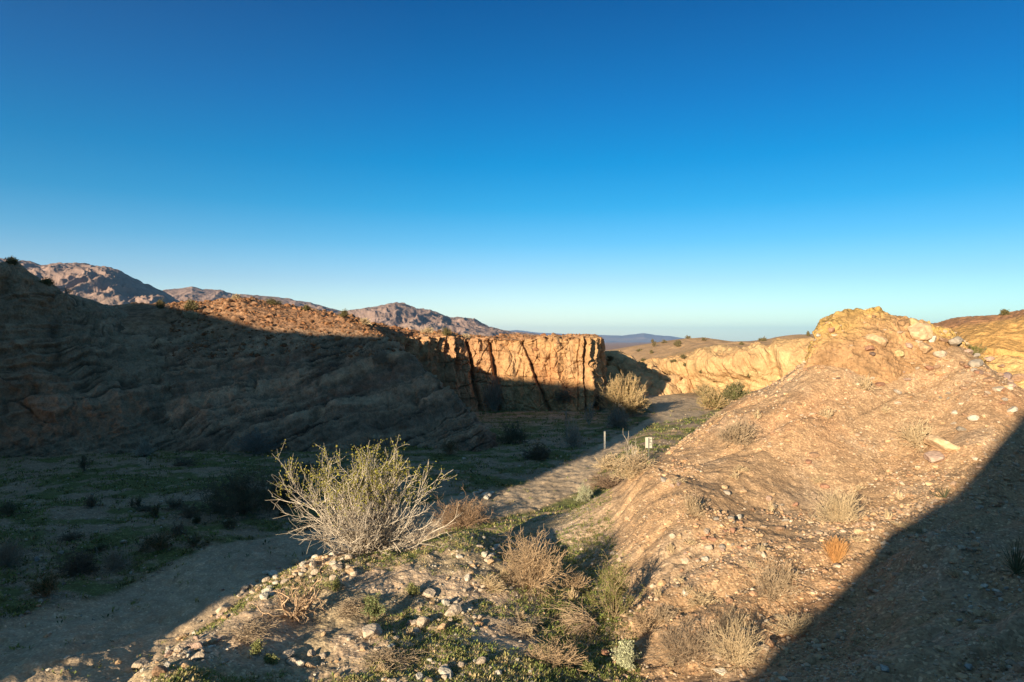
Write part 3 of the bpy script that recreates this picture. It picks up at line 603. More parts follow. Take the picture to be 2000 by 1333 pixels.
for px, py, w, cl, lab in [
    (1863, 672, 38, 'grey', 'rounded grey boulder topmost on the crest right of the yellow knob'),
    (1838, 695, 31, 'pale', 'pale tan wedge boulder just below the rounded grey crest boulder'),
    (1907, 713, 34, 'grey', 'grey brown blocky boulder in front of the yellow hill'),
    (1931, 745, 28, 'brown', 'dark brown square boulder beside the purple boulders at the right edge'),
    (1949, 764, 29, 'pale', 'beige block lowest of the boulders at the right edge of the crest'),
    (1964, 738, 28, 'purple', 'purple grey boulder leaning behind the beige block at the right edge'),
    (1976, 755, 24, 'pink', 'pinkish boulder between the beige block and the frame edge'),
    (1990, 742, 30, 'brown', 'rusty boulder half out of the picture at the right edge'),
    (1697, 683, 24, 'red', 'shiny red brown boulder below the middle of the yellow knob'),
    (1703, 692, 16, 'dark', 'small dark stone wedged under the red brown boulder of the knob'),
    (1754, 692, 26, 'yellow', 'pale yellow crumbly rock under the right half of the knob'),
    (1712, 668, 42, 'tan', 'large tan brown boulder embedded in the face of the yellow knob'),
    (1799, 652, 60, 'tan', 'broad flat tan slab on the right shoulder of the knob'),
    (1784, 633, 31, 'yellow', 'greenish yellow capstone on top of the flat tan slab'),
    (1624, 647, 22, 'red', 'reddish boulder set in the left shoulder of the knob'),
    (1599, 657, 12, 'white', 'small bright white stone on the left end of the knob'),
    (1841, 666, 20, 'brown', 'brown stone left of the rounded grey crest boulder'),
    (1820, 664, 23, 'white', 'whitish stone on the crest right of the flat tan slab'),
    (1796, 666, 20, 'pale', 'cream stone under the flat tan slab'),
    (1808, 684, 38, 'tan', 'wide tan boulder bedded in the crest left of the wedge boulder'),
    (1775, 677, 18, 'pink', 'pink stone between knob and wide tan boulder'),
    (1892, 690, 22, 'pink', 'pink boulder with orange stains above the grey brown block'),
    (1931, 704, 24, 'pink', 'pinkish rock right of the grey brown blocky boulder'),
    (1835, 731, 20, 'orange', 'orange topped stone below the wedge boulder'),
    (1815, 722, 20, 'red', 'red brown stone left of the orange topped stone'),
    (1829, 718, 16, 'brown', 'brown stone behind the orange topped stone'),
    (1912, 728, 18, 'dark', 'dark red stone left of the dark brown square boulder'),
    (1976, 803, 24, 'white', 'white boulder at the tip of the hill shadow'),
    (1865, 807, 16, 'white', 'small white round stone left of the white pair below the crest'),
    (1901, 818, 24, 'white', 'white block of the pair below the crest'),
    (1922, 815, 18, 'tan', 'tan stone touching the white block below the crest'),
    (1862, 829, 13, 'pale', 'cream pebble above the grey wedge below the crest'),
    (1877, 840, 20, 'grey', 'grey wedge shaped stone below the white block'),
    (1962, 781, 14, 'grey', 'egg shaped grey stone under the beige block'),
    (1754, 767, 18, 'grey', 'greyish flat stone in the middle of the upper slope'),
    (1718, 752, 20, 'red', 'red brown stone cluster rock in the upper slope under the knob'),
    (1637, 740, 9, 'dark', 'tiny dark stone below the left end of the knob'),
    (1754, 790, 16, 'pale', 'pale stone below the greyish flat stone of the upper slope')]:
    stone(px, py, w * .86, cl, lab, 'boulder', CREST, .38, .85)
for px, py, w, cl, lab, fl in [
    (1840, 874, 62, 'tan', 'large smooth tan boulder upper one of the pair near the shadow edge', .6),
    (1829, 898, 48, 'pink', 'brownish boulder lower one of the pair near the shadow edge', .62),
    (1326, 948, 15, 'purple', 'purple stone on the left shoulder of the right hill', 1), (1314, 951, 12, 'pink', 'pink stone touching the purple stone on the left shoulder', 1),
    (1296, 938, 15, 'grey', 'flat grey stone on the rim left of the purple stone', .5), (1444, 1013, 13, 'white', 'white stone on top of the stony patch in mid slope', 1),
    (1427, 1015, 14, 'grey', 'grey round stone beside the white stone in mid slope', 1), (1431, 1039, 14, 'red', 'rust brown stone under the grey round stone in mid slope', 1),
    (1377, 1095, 15, 'white', 'white angular stone left in the stony patch above the gully', 1), (1385, 1073, 19, 'pale', 'pale boulder at the lower end of the stony patch', 1),
    (1338, 1162, 14, 'white', 'white round stone alone on the lower slope by the gully', 1), (1314, 1050, 12, 'pale', 'pale stone on top of the rounded bank', 1),
    (1185, 1280, 22, 'red', 'reddish stone left of the pale sage plant', .8), (1407, 1315, 27, 'white', 'white flat rock at the bottom edge by the hill shadow', .7),
    (1611, 953, 17, 'red', 'reddish stone above the pale straw shrub', .8), (1524, 1035, 15, 'brown', 'brown stone left of the pale straw shrub', 1),
    (1681, 1040, 26, 'tan', 'tan flat boulder right of the orange grass tuft', .6), (1949, 1159, 19, 'white', 'bluish white stone on the shaded gravel shelf at the right', .8),
    (1727, 1309, 20, 'blue', 'pale block in the shade at the bottom of the right hill', .9), (1892, 1306, 18, 'blue', 'pale block in the shade near the bottom right corner', .9),
    (1578, 905, 14, 'red', 'brick red stone in the middle of the sunlit slope', 1), (1590, 893, 18, 'brown', 'brown split stone in the middle of the sunlit slope', 1)]:
    stone(px, py, w, cl, lab, 'boulder' if w > 20 else 'stone', 'larger stones on the right hill', .2, fl)
MG = 'larger stones on the foreground mound'
for px, py, w, cl, lab, fl in [
    (727, 1240, 42, 'pale', 'biggest pale boulder in the middle of the foreground mound', .85), (440, 1198, 34, 'pale', 'square pale block on the rim of the mound above the dirt track', 1.05),
    (274, 1306, 29, 'pale', 'pale boulder at the bottom left end of the mound rim', 1), (309, 1317, 30, 'brown', 'brown boulder touching the pale boulder at the bottom left rim', .9),
    (826, 1222, 29, 'pale', 'pale pointed boulder left of the stone ring in the mound centre', 1), (866, 1228, 23, 'tan', 'tan stone right of the pale pointed boulder', .9),
    (885, 1197, 32, 'pale', 'largest pale stone of the stone ring in the mound centre', .8), (870, 1182, 19, 'white', 'white stone behind the largest stone of the ring', 1),
    (838, 1165, 31, 'pale', 'flat cream boulder at the back of the stone ring', .75), (816, 1156, 19, 'pale', 'thin slab left of the flat cream boulder', .5),
    (937, 1208, 15, 'pale', 'pale stone at the right side of the stone ring', 1), (935, 1222, 17, 'orange', 'orange stone at the front right of the stone ring', .9),
    (814, 1233, 17, 'blue', 'bluish flat stone in front of the pale pointed boulder', .5), (940, 1296, 27, 'pale', 'pale boulder at the right of the bottom stone row', .9),
    (872, 1322, 34, 'white', 'widest white boulder of the bottom stone row', .75), (901, 1302, 17, 'pale', 'small pale stone in the middle of the bottom stone row', 1),
    (561, 1285, 29, 'pale', 'largest pale stone of the five at the bottom left of the mound', .8), (570, 1298, 21, 'pale', 'lower stone of the five at the bottom left of the mound', .9),
    (586, 1300, 19, 'white', 'white stone of the five at the bottom left of the mound', 1), (607, 1302, 20, 'tan', 'separate tan stone right of the five at the bottom left', .7),
    (387, 1267, 23, 'pink', 'pinkish stone in the rim heap left of the weeds', .9), (414, 1256, 19, 'tan', 'tan stone at the right of the rim heap', .9),
    (388, 1288, 23, 'pale', 'pale stone below the pinkish stone of the rim heap', 1), (355, 1247, 19, 'tan', 'tan stone on the track side of the rim heap', .8),
    (130, 1285, 14, 'white', 'white flat stone lying on the shaded dirt track', .4), (737, 1270, 14, 'pale', 'pale stone in front of the biggest boulder', .7),
    (763, 1263, 16, 'blue', 'grey flat stone right of the biggest boulder', .6), (774, 1248, 13, 'pale', 'small pale stone just right of the biggest boulder', .8)]:
    stone(px, py, w, cl, lab, 'boulder' if w > 22 else 'stone', MG, .2, fl)
def heap(pts, spread, n, smin, smax, cols, label, group):
    for _ in range(n):
        px, py = rs.choice(pts); px += rs.gauss(0, spread[0]); py += rs.gauss(0, spread[1])
        stone(px, py, rs.uniform(smin, smax), rs.choice(cols), label, 'stone', group, .22, rs.uniform(.7, 1))
heap([(600, 1100), (640, 1090), (680, 1082), (620, 1115), (570, 1125), (660, 1105), (520, 1145)], (22, 11), 62, 8, 22, ['pale', 'pale', 'white', 'tan'], 'pale angular stone in the heap under the pale barked bush', 'pale stones heaped under the big bush')
heap([(930, 1075), (960, 1085), (935, 1100), (980, 1062)], (18, 12), 22, 6, 16, ['pale', 'white', 'tan'], 'small pale stone in the patch left of the dry shrub', 'pale stones left of the dry shrub')
heap([(930, 966), (945, 970)], (11, 4), 9, 7, 15, ['white', 'pale'], 'white stone in the small pile at the edge of the lit track', 'white stones at the edge of the lit track')
heap([(860, 1175), (900, 1180), (930, 1165), (850, 1205), (890, 1215)], (30, 18), 26, 6, 17, ['pale', 'white', 'tan', 'pink'], 'small stone scattered around the stone ring', 'stones around the stone ring')
heap([(880, 1300), (840, 1315), (700, 1325), (600, 1290), (380, 1275), (340, 1290)], (34, 15), 34, 7, 19, ['pale', 'pale', 'tan', 'white'], 'small stone among weeds at the bottom of the mound', 'stones among weeds at the bottom')
heap([(460, 1165), (430, 1215), (400, 1250), (350, 1275), (300, 1300), (490, 1150), (550, 1130)], (14, 8), 36, 7, 20, ['pale', 'white', 'tan', 'pale', 'pink'], 'pale broken stone along the rim of the mound above the dirt track', 'stones along the rim of the mound')
heap([(345, 1010), (370, 1030), (390, 1040), (100, 1098), (255, 1070)], (22, 8), 10, 5, 13, ['white', 'pale', 'blue'], 'pale stone in the shaded weeds beside the dirt track', 'pale stones in the shaded valley')
heap([(960, 905), (900, 925), (1000, 900)], (40, 12), 6, 4, 9, ['white', 'pale'], 'tiny pale stone on the shaded valley floor past the bush', 'tiny pale stones on the valley floor')
heap([(1440, 1030), (1400, 1060), (1480, 985), (1500, 1000), (1350, 1075), (1410, 1045)], (32, 20), 30, 6, 15, ['pale', 'tan', 'red', 'grey', 'brown', 'pink'], 'cobble in the stony patch in the middle of the right hill', 'cobbles of the stony patch')
heap([(1900, 740), (1870, 720), (1860, 760), (1930, 775), (1790, 730), (1720, 745), (1840, 790)], (35, 16), 30, 5, 14, ['tan', 'red', 'pink', 'grey', 'pale', 'brown'], 'cobble strewn below the crest boulders of the right hill', 'cobbles below the crest boulders')
heap([(1900, 1170), (1960, 1160), (1920, 1200), (1985, 1180), (1880, 1185)], (25, 14), 18, 6, 13, ['blue', 'grey', 'white'], 'pale cobble on the shaded gravel shelf at the right', 'cobbles on the shaded shelf')

# gravel: far too many to count
V0, F0 = ico(1)
def scatter(name, label, pts, sizes, cols, rng, sink=.3):
    n = len(pts); T = [rock_shape(V0, rng, 9, .1) for _ in range(8)]; k = len(V0)
    V = np.empty((n, k, 3)); ti = rng.integers(0, 8, n); ang = rng.uniform(0, 6.28, n); ca, sa = np.cos(ang), np.sin(ang)
    for t in range(8):
        m = ti == t; P = np.broadcast_to(T[t], (m.sum(), k, 3)); s = sizes[m][:, None]
        V[m] = np.stack([(P[..., 0] * ca[m][:, None] - P[..., 1] * sa[m][:, None]) * s, (P[..., 0] * sa[m][:, None] + P[..., 1] * ca[m][:, None]) * s, P[..., 2] * s * rng.uniform(.7, 1.1, (m.sum(), 1))], -1)
    V += pts[:, None]; V[..., 2] += (sizes * (.55 - sink))[:, None]
    Fc = (F0[None] + (np.arange(n) * k)[:, None, None]).reshape(-1, 3); C = np.repeat(cols, k, 0)
    o = link(name, mesh_np(name, V.reshape(-1, 3), Fc, GRAV, C, False)); tag(o, label, kind='stuff'); return o
GRAV = tint_mat('gravel', .9, .2, 40)
def samp(rng, n, pr, yr, keep=None, top=40):
    out = []
    while len(out) < n:
        px = rng.uniform(*pr); y = math.exp(rng.uniform(math.log(yr[0]), math.log(yr[1]))); x = (px - 1000) / F * y
        if keep and not keep(x, y): continue
        h = hit_xy(x, y, top)
        if h is None: out.append((0, -50, -20, 0)); continue
        out.append((h[0].x, h[0].y, h[0].z, 1 if h[2] in ('ground', 'path', 'rock_outcrop') else 2))
    return np.array(out)
PAL = np.array([STONE_COL[k] for k in ('tan', 'tan', 'pale', 'red', 'grey', 'pink', 'brown', 'tan', 'white', 'orange')])
rng = np.random.default_rng(8)
def hillside(x, y): return (x > .13 * y + .2) or y < 7.5
S = samp(rng, 46000, (1050, 2120), (6, 24.5), lambda x, y: Hbase(np.array([x]), np.array([y]))[0] > -6.0 and hillside(x, y))
dn = fbm(S[:, :3] * np.array([.7, .7, 0]), 4, seed=140); crust = sst(.36, .12, S[:, 0] / S[:, 1]) * sst(13, 16, S[:, 1]) * .7
S = S[(dn * 1.3 - crust + rng.uniform(-.6, .75, len(S)) > 0) & (S[:, 3] > 0)]
ylog = S[:, 1]
sz = np.exp(rng.normal(math.log(.014), .62, len(S))) * (.55 + S[:, 1] / 20); sz = sz.clip(.005, .10)
scatter('gravel', 'loose multicoloured gravel covering the right hill', S[:, :3], sz, (PAL[rng.integers(0, 10, len(S))] * .62 + SLOPE * .42) * rng.uniform(.75, 1.25, (len(S), 1)), rng)
S = samp(rng, 9000, (150, 1250), (8.5, 23), lambda x, y: Hbase(np.array([x]), np.array([y]))[0] > -6.3 and not hillside(x, y)); dn = fbm(S[:, :3] * np.array([.9, .9, 0]), 4, seed=141)
S = S[(dn + rng.uniform(-.5, .6, len(S)) > 0) & (S[:, 3] > 0)]; sz = np.exp(rng.normal(math.log(.014), .5, len(S))).clip(.006, .07)
PL2 = np.array([STONE_COL[k] for k in ('pale', 'pale', 'white', 'tan', 'grey')])
scatter('gravel', 'pale gravel scattered over the foreground mound', S[:, :3], sz, PL2[rng.integers(0, 5, len(S))] * rng.uniform(.7, 1.15, (len(S), 1)), rng)
S = samp(rng, 9000, (330, 1150), (50, 82)); S = S[(S[:, 3] == 2) & (S[:, 2] > -1.2)]
scatter('rubble', 'rusty rubble strewn over the top of the ridge', S[:, :3], np.exp(rng.normal(math.log(.085), .55, len(S))).clip(.03, .35), (PAL[rng.integers(0, 8, len(S))] * .5 + np.array([.20, .13, .08])) * np.array([.62, .46, .36]) * rng.uniform(.5, 1.3, (len(S), 1)), rng)
S = samp(rng, 5500, (-50, 1400), (14, 70), lambda x, y: Hbase(np.array([x]), np.array([y]))[0] < -6.2); S = S[(S[:, 3] == 1) & ((path_mask(S[:, 0], S[:, 1]) < .3) | (rng.uniform(0, 1, len(S)) < .15))]
scatter('gravel', 'sparse pale stones on the valley floor', S[:, :3], np.exp(rng.normal(math.log(.03), .5, len(S))).clip(.01, .12), PL2[rng.integers(0, 5, len(S))] * rng.uniform(.5, 1.1, (len(S), 1)), rng)

# ------------------------------------------------------------------ low weeds: ground cover
LEAFM = tint_mat('weed_leaf', .75, .2, 30)
def weeds(name, label, S, rad, hgt, cols, rng, nl=14):
    n = len(S); a = rng.uniform(0, 6.28, (n, nl)); tilt = rng.uniform(.25, 1.3, (n, nl)); L = rad[:, None] * rng.uniform(.5, 1.1, (n, nl)); w = L * rng.uniform(.06, .16, (n, nl))
    d = np.stack([np.cos(a) * np.sin(tilt), np.sin(a) * np.sin(tilt), np.cos(tilt) * hgt], -1); sd = np.stack([-np.sin(a), np.cos(a), rng.uniform(-.4, .4, (n, nl))], -1)
    off = np.stack([np.cos(a), np.sin(a), 0 * a], -1) * rad[:, None, None] * rng.uniform(0, .8, (n, nl, 1)); b = S[:, None, :3] + off; b[..., 2] -= .01
    p0 = b; p1 = b + d * L[..., None] * .55 + sd * w[..., None]; p2 = b + d * L[..., None]; p3 = b + d * L[..., None] * .55 - sd * w[..., None]
    V = np.stack([p0, p1, p2, p3], 2).reshape(-1, 3); Fc = np.arange(len(V)).reshape(-1, 4)
    C = np.repeat(np.repeat(cols, nl, 0) * rng.uniform(.7, 1.3, (n * nl, 1)), 4, 0)
    o = link(name, mesh_np(name, V, Fc, LEAFM, C, False)); tag(o, label, kind='stuff')
G1 = np.array([.15, .18, .05]); G2 = np.array([.25, .23, .09]); G3 = np.array([.34, .27, .14]); DK = np.array([.055, .075, .03])
def mixc(rng, n, cs, p): return np.array(cs)[rng.choice(len(cs), n, p=p)]
S = samp(rng, 34000, (180, 1330), (8.3, 23), lambda x, y: not hillside(x, y + 1) and Hbase(np.array([x]), np.array([y]))[0] > -6.5); dn = fbm(S[:, :3] * np.array([.8, .8, 0]), 4, seed=150)
S = S[(dn + rng.uniform(-.3, .3, len(S)) > -.02) & (S[:, 3] == 1)]
weeds('weeds', 'low green and straw weeds on the foreground mound', S, rng.uniform(.02, .085, len(S)), .75, mixc(rng, len(S), [G1 * 1.2, G2 * 1.1, G3 * 1.1, DK], [.42, .28, .22, .08]), rng)
S = samp(rng, 2200, (1010, 1290), (9.5, 19), lambda x, y: abs(x - (.09 * y + .25)) < .8); S = S[S[:, 3] == 1]
weeds('weeds', 'bright green weeds along the gully at the foot of the hill', S, rng.uniform(.03, .09, len(S)), .9, mixc(rng, len(S), [G1, G1 * 1.2, G2], [.5, .25, .25]), rng)
S = samp(rng, 30000, (-60, 1450), (13, 76), lambda x, y: Hbase(np.array([x]), np.array([y]))[0] < -5.9); pmk = path_mask(S[:, 0], S[:, 1]); dn = fbm(S[:, :3] * np.array([.55, .9, 0]), 4, seed=151)
S = S[(dn + rng.uniform(-.35, .45, len(S)) > -.08) & (S[:, 3] == 1) & ((pmk < .15) | (rng.uniform(0, 1, len(S)) < .05))]
weeds('weeds', 'dark green weeds covering the valley floor beside the track', S, rng.uniform(.06, .18, len(S)) * (.7 + S[:, 1] / 60), .8, mixc(rng, len(S), [G1, DK, G2, G3 * .8], [.5, .12, .25, .13]), rng, 9)

# ------------------------------------------------------------------ shrubs
TWIG = tint_mat('twig_bark', .85, .18, 40); LEAF = tint_mat('shrub_leaf', .6, .2, 30)
def tubes(Pl, Rd, s=3):
    n, k, _ = Pl.shape; d = Pl[:, -1] - Pl[:, 0]; d /= np.linalg.norm(d, axis=1, keepdims=True) + 1e-9; r = np.tile([.31, .77, .55], (n, 1)); a = np.cross(d, r); a /= np.linalg.norm(a, axis=1, keepdims=True) + 1e-9; b = np.cross(d, a)
    th = np.arange(s) * 2 * math.pi / s
    ring = a[:, None, None] * np.cos(th)[None, None, :, None] + b[:, None, None] * np.sin(th)[None, None, :, None]
    V = Pl[:, :, None] + ring * Rd[:, :, None, None]; idx = np.arange(n * k * s).reshape(n, k, s); nx = np.roll(idx, -1, 2)
    Fc = np.stack([idx[:, :-1], nx[:, :-1], nx[:, 1:], idx[:, 1:]], -1).reshape(-1, 4); return V.reshape(-1, 3), Fc
def grow(rng, P0, D0, L, nseg, wig, lift):
    n = len(P0); out = np.empty((n, nseg + 1, 3)); out[:, 0] = P0; d = D0.copy(); p = P0.copy()
    for i in range(nseg):
        d = d + rng.normal(0, wig, (n, 3)) + np.array([0, 0, lift]); d /= np.linalg.norm(d, axis=1, keepdims=True); p = p + d * (L / nseg)[:, None]; out[:, i + 1] = p
    return out
def sprout(rng, Pl, L, per, tmin, ratio, ang, nseg, wig, lift):
    n, k, _ = Pl.shape; N_ = n * per; pi = np.repeat(np.arange(n), per); t = rng.uniform(tmin, .98, N_) * (k - 1); i = t.astype(int).clip(0, k - 2); f = (t - i)[:, None]
    p = Pl[pi, i] * (1 - f) + Pl[pi, i + 1] * f; d = Pl[pi, i + 1] - Pl[pi, i]; d /= np.linalg.norm(d, axis=1, keepdims=True) + 1e-9; d = d + rng.normal(0, ang, (N_, 3)); d /= np.linalg.norm(d, axis=1, keepdims=True)
    l = L[pi] * ratio * rng.uniform(.5, 1.2, N_); return grow(rng, p, d, l, nseg, wig, lift), l
KINDS = {  # stems, elevation range (deg), wiggle, lift, (per, ratio, angle) levels, radius, colour, leaf
    'creosote': dict(n=120, el=(2, 84), wig=.12, lift=.05, lv=[(6, .42, .42), (5, .45, .5)], r=.0085, col=(.54, .47, .39), leaf=dict(per=5, s=.020, col=(.20, .185, .035), zmin=.78, p=.6)),
    'green': dict(n=34, el=(25, 88), wig=.12, lift=.06, lv=[(4, .45, .4), (4, .5, .5)], r=.008, col=(.30, .23, .14), leaf=dict(per=5, s=.018, col=(.15, .15, .045), zmin=.25, p=.5)),
    'dry': dict(n=70, el=(8, 85), wig=.16, lift=.03, lv=[(5, .5, .5), (3, .5, .6)], r=.0055, col=(.50, .36, .23)),
    'straw': dict(n=90, el=(8, 88), wig=.17, lift=.02, lv=[(4, .45, .55), (2, .5, .6)], r=.0045, col=(.58, .45, .29)),
    'tangle': dict(n=70, el=(2, 70), wig=.25, lift=.0, lv=[(5, .5, .7), (3, .5, .7)], r=.006, col=(.27, .185, .13)),
    'feather': dict(n=130, el=(12, 85), wig=.08, lift=.02, lv=[(7, .42, .25), (5, .45, .3)], r=.012, col=(.50, .36, .20), leaf=dict(per=3, s=.03, col=(.36, .27, .13), zmin=.2, p=.3)),
    'sage': dict(n=50, el=(10, 88), wig=.1, lift=.04, lv=[(5, .45, .5)], r=.005, col=(.40, .36, .27), leaf=dict(per=10, s=.022, col=(.37, .38, .25), zmin=.1, p=1)),
    'grass': dict(n=260, el=(40, 89), wig=.11, lift=.01, lv=[], r=.004, col=(.56, .30, .12)),
    'dead': dict(n=13, el=(8, 60), wig=.34, lift=.0, lv=[(4, .55, .7), (3, .55, .7), (2, .5, .7)], r=.022, col=(.50, .35, .23)),
    'thin': dict(n=12, el=(45, 88), wig=.12, lift=.04, lv=[(5, .4, .5), (3, .4, .5)], r=.010, col=(.36, .30, .24)),
    'yucca': dict(n=60, el=(5, 88), wig=.0, lift=-.01, lv=[], r=.014, col=(.13, .14, .08)),
    'dot': dict(n=40, el=(10, 85), wig=.12, lift=.03, lv=[(4, .5, .5)], r=.02, col=(.20, .15, .09), leaf=dict(per=4, s=.07, col=(.12, .105, .045), zmin=.15, p=.7)),
    'arch': dict(n=46, el=(20, 55), wig=.10, lift=-.11, lv=[(4, .45, .35), (2, .5, .4)], r=.008, col=(.52, .38, .25)),
}
srng = np.random.default_rng(21)
def shrub(px, py, wpx, hpx, kind, label, name='shrub', cat='shrub', group=None, col=None, dens=1.0, loc=None, azr=None, leafcol=None):
    if loc is None:
        h = hit_px(px, py)
        if h is None: 
            print('MISS', px, py, label); return
        p = h[0]
    else: p = Vector(loc)
    K = KINDS[kind]; Wm = wpx * p.y / F / 2; Hm = hpx * p.y / F; rng = srng
    n = max(6, int(K['n'] * dens)); az = rng.uniform(0, 6.283, n) if azr is None else rng.uniform(*azr, n)
    el = np.radians(rng.uniform(*K['el'], n)); d = np.stack([np.cos(az) * np.cos(el), np.sin(az) * np.cos(el), np.sin(el)], -1)
    base = np.stack([rng.normal(0, .05, n), rng.normal(0, .05, n), rng.uniform(-.06, 0, n)], -1)
    L = rng.uniform(.60, 1.02, n); ns = 7
    if kind == 'creosote':
        L = rng.uniform(.45, 1.12, n); na = 7; az[:na] = rng.uniform(2.95, 3.35, na); ea = np.radians(rng.uniform(12, 26, na)); L[:na] = rng.uniform(1.1, 1.5, na)
        d[:na] = np.stack([np.cos(az[:na]) * np.cos(ea), np.sin(az[:na]) * np.cos(ea), np.sin(ea)], -1); d[:na, 2] += .12
    lv = [(grow(rng, base, d, L, ns, K['wig'], K['lift']), L)]
    for (per, ratio, ang) in K['lv']:
        Pl, l = lv[-1]; lv.append(sprout(rng, Pl, l, per, .25, ratio, ang, 4, K['wig'] * 1.2, K['lift']))
    sc = np.array([Wm, Wm, Hm]); VV = []; FF = []; CC = []; o0 = 0; colr = np.array(col if col else K['col']); r0 = K['r']
    rmin = .16 * p.y / 683
    for li, (Pl, l) in enumerate(lv):
        k = Pl.shape[1]; rad = r0 * (.58 ** li) * np.linspace(1, .35, k)[None] * rng.uniform(.7, 1.2, (len(Pl), 1)) * (Hm + Wm) * .5 ** .35
        rad = rad / ((Hm + Wm) * .5) ** .5 if Hm + Wm > 2 else rad
        rad = np.maximum(rad, rmin)
        V, Fc = tubes(Pl * sc, rad, 4 if (li == 0 and kind in ('creosote', 'dead')) else 3); VV.append(V); FF.append(Fc + o0); o0 += len(V)
        cc = colr * rng.uniform(.7, 1.2, (len(Pl), 1)) * (1.0 if li < 2 else .92); CC.append(np.repeat(cc, len(V) // len(Pl), 0))
    V = np.concatenate(VV); Fc = np.concatenate(FF); C = np.concatenate(CC)
    lf = K.get('leaf')
    if lf:
        root = bpy.data.objects.new(name, None); COL.objects.link(root); root.location = p; tag(root, label, cat, group)
        link('branches', mesh_np('branches', V, Fc, TWIG, C, True), root)
        Pl, l = lv[-1]; tips = Pl[:, 1:].reshape(-1, 3); tips = tips[tips[:, 2] > lf['zmin'] * rng.uniform(.7, 1.35, len(tips))]; tips = tips[rng.uniform(0, 1, len(tips)) < lf['p']]
        T = np.repeat(tips * sc, lf['per'], 0); m = len(T); s = lf['s'] * max(.6, (Hm + Wm) / 2) ** .5; T = T + rng.normal(0, s * 1.4, (m, 3))
        a = rng.normal(size=(m, 3)); a /= np.linalg.norm(a, axis=1, keepdims=True); b = np.cross(a, rng.normal(size=(m, 3))); b /= np.linalg.norm(b, axis=1, keepdims=True)
        ss = (s * rng.uniform(.5, 1.2, m))[:, None]; LV = np.stack([T - a * ss, T + b * ss * .5, T + a * ss, T - b * ss * .5], 1).reshape(-1, 3)
        lc = np.array(leafcol if leafcol else lf['col']); LC = np.repeat(lc * rng.uniform(.6, 1.45, (m, 1)), 4, 0)
        link('leaves', mesh_np('leaves', LV, np.arange(len(LV)).reshape(-1, 4), LEAF, LC, False), root)
        return root
    o = link(name, mesh_np(name, V, Fc, TWIG, C, True)); o.location = p; tag(o, label, cat, group); return o

shrub(718, 1080, 262, 160, 'creosote', 'big pale barked bush with yellow green tips on the foreground mound', 'creosote_bush', dens=1.5)
shrub(905, 1026, 130, 66, 'tangle', 'brown tangled shrub right behind the big pale barked bush', 'dry_shrub', dens=1.3, col=(.30, .20, .13))
shrub(1040, 1142, 170, 92, 'dry', 'dense tan leafless shrub right of the stone patch on the mound', 'dry_shrub', dens=1.5)
shrub(1200, 1205, 150, 95, 'green', 'sparse olive green bush growing in the gully by the hill foot', 'creosote_bush', dens=.8)
shrub(1170, 1222, 190, 62, 'arch', 'pale dead branches arching left under the olive gully bush', 'dead_branches', 'branches', azr=(2.3, 4.2))
shrub(568, 1205, 170, 92, 'dead', 'thick twisted dead branches on the left part of the mound', 'dead_branches', 'branches', dens=1.4)
shrub(1222, 1305, 44, 46, 'sage', 'pale grey green sage plant at the bottom of the gully', 'sage_plant', 'plant')
shrub(1640, 1022, 115, 66, 'straw', 'pale straw coloured shrub fanning out in mid slope', 'dry_shrub', dens=1.2)
shrub(1632, 1100, 84, 56, 'grass', 'orange brown grass tuft beneath the pale straw shrub', 'grass_tuft', 'grass tuft')
shrub(1440, 868, 84, 48, 'dry', 'dry brown shrub standing on the left crest of the right hill', 'dry_shrub', col=(.42, .32, .22))
shrub(1792, 872, 84, 50, 'straw', 'pale dry shrub left of the large smooth tan boulder', 'dry_shrub')
shrub(1352, 1005, 64, 42, 'straw', 'faint dry shrub above the rounded bank', 'dry_shrub', col=(.50, .38, .25), dens=.6)
shrub(1510, 1165, 120, 66, 'dry', 'dry shrub with dark twigs on the lower sunlit slope', 'dry_shrub', dens=.7, col=(.46, .35, .24))
shrub(1440, 1296, 160, 88, 'straw', 'large straw shrub half in the hill shadow at the bottom', 'dry_shrub', dens=1.0)
shrub(1345, 1290, 150, 70, 'dry', 'low brown shrub left of the large straw shrub', 'dry_shrub', dens=.9, col=(.36, .27, .19))
shrub(1420, 1238, 90, 60, 'tangle', 'dark twiggy shrub above the large straw shrub', 'dry_shrub', dens=.6, col=(.24, .19, .14))
shrub(1843, 975, 56, 30, 'yucca', 'small dark spiky plant on the shadow edge of the hill', 'spiky_plant', 'plant', dens=.4)
shrub(1985, 1118, 80, 70, 'yucca', 'dark spiky clump in the shade at the right edge', 'spiky_plant', 'plant')
shrub(1222, 812, 100, 66, 'feather', 'tall feathery tan bush between the cliff end and the track', 'feathery_bush', dens=1.0)
shrub(1396, 800, 74, 34, 'feather', 'olive tan bush below the yellow cliff right of the track bend', 'feathery_bush', dens=.7, leafcol=(.20, .18, .07))
shrub(1436, 782, 54, 28, 'feather', 'dense dark olive bush where the yellow cliff meets the hill', 'feathery_bush', dens=.6, col=(.34, .27, .16), leafcol=(.12, .12, .05))
shrub(1372, 772, 40, 20, 'feather', 'greyish bush against the foot of the yellow cliff', 'feathery_bush', dens=.5, leafcol=(.2, .19, .1))
shrub(1245, 922, 100, 40, 'dry', 'tan twiggy shrub in front of the white sign', 'dry_shrub', dens=.7, col=(.50, .38, .25))
shrub(1232, 912, 56, 62, 'thin', 'bare forked branches rising left of the white sign', 'dead_branches', 'branches', dens=.6, col=(.46, .40, .33))
shrub(1200, 915, 90, 30, 'straw', 'pale grassy shrub on the verge below the marker post', 'dry_shrub', dens=.8)
shrub(1192, 950, 85, 30, 'tangle', 'reddish brown flat shrub between verge and hill foot', 'dry_shrub', dens=1.0)
shrub(1230, 935, 80, 34, 'straw', 'straw shrub at the hill foot below the white sign', 'dry_shrub', dens=.8)
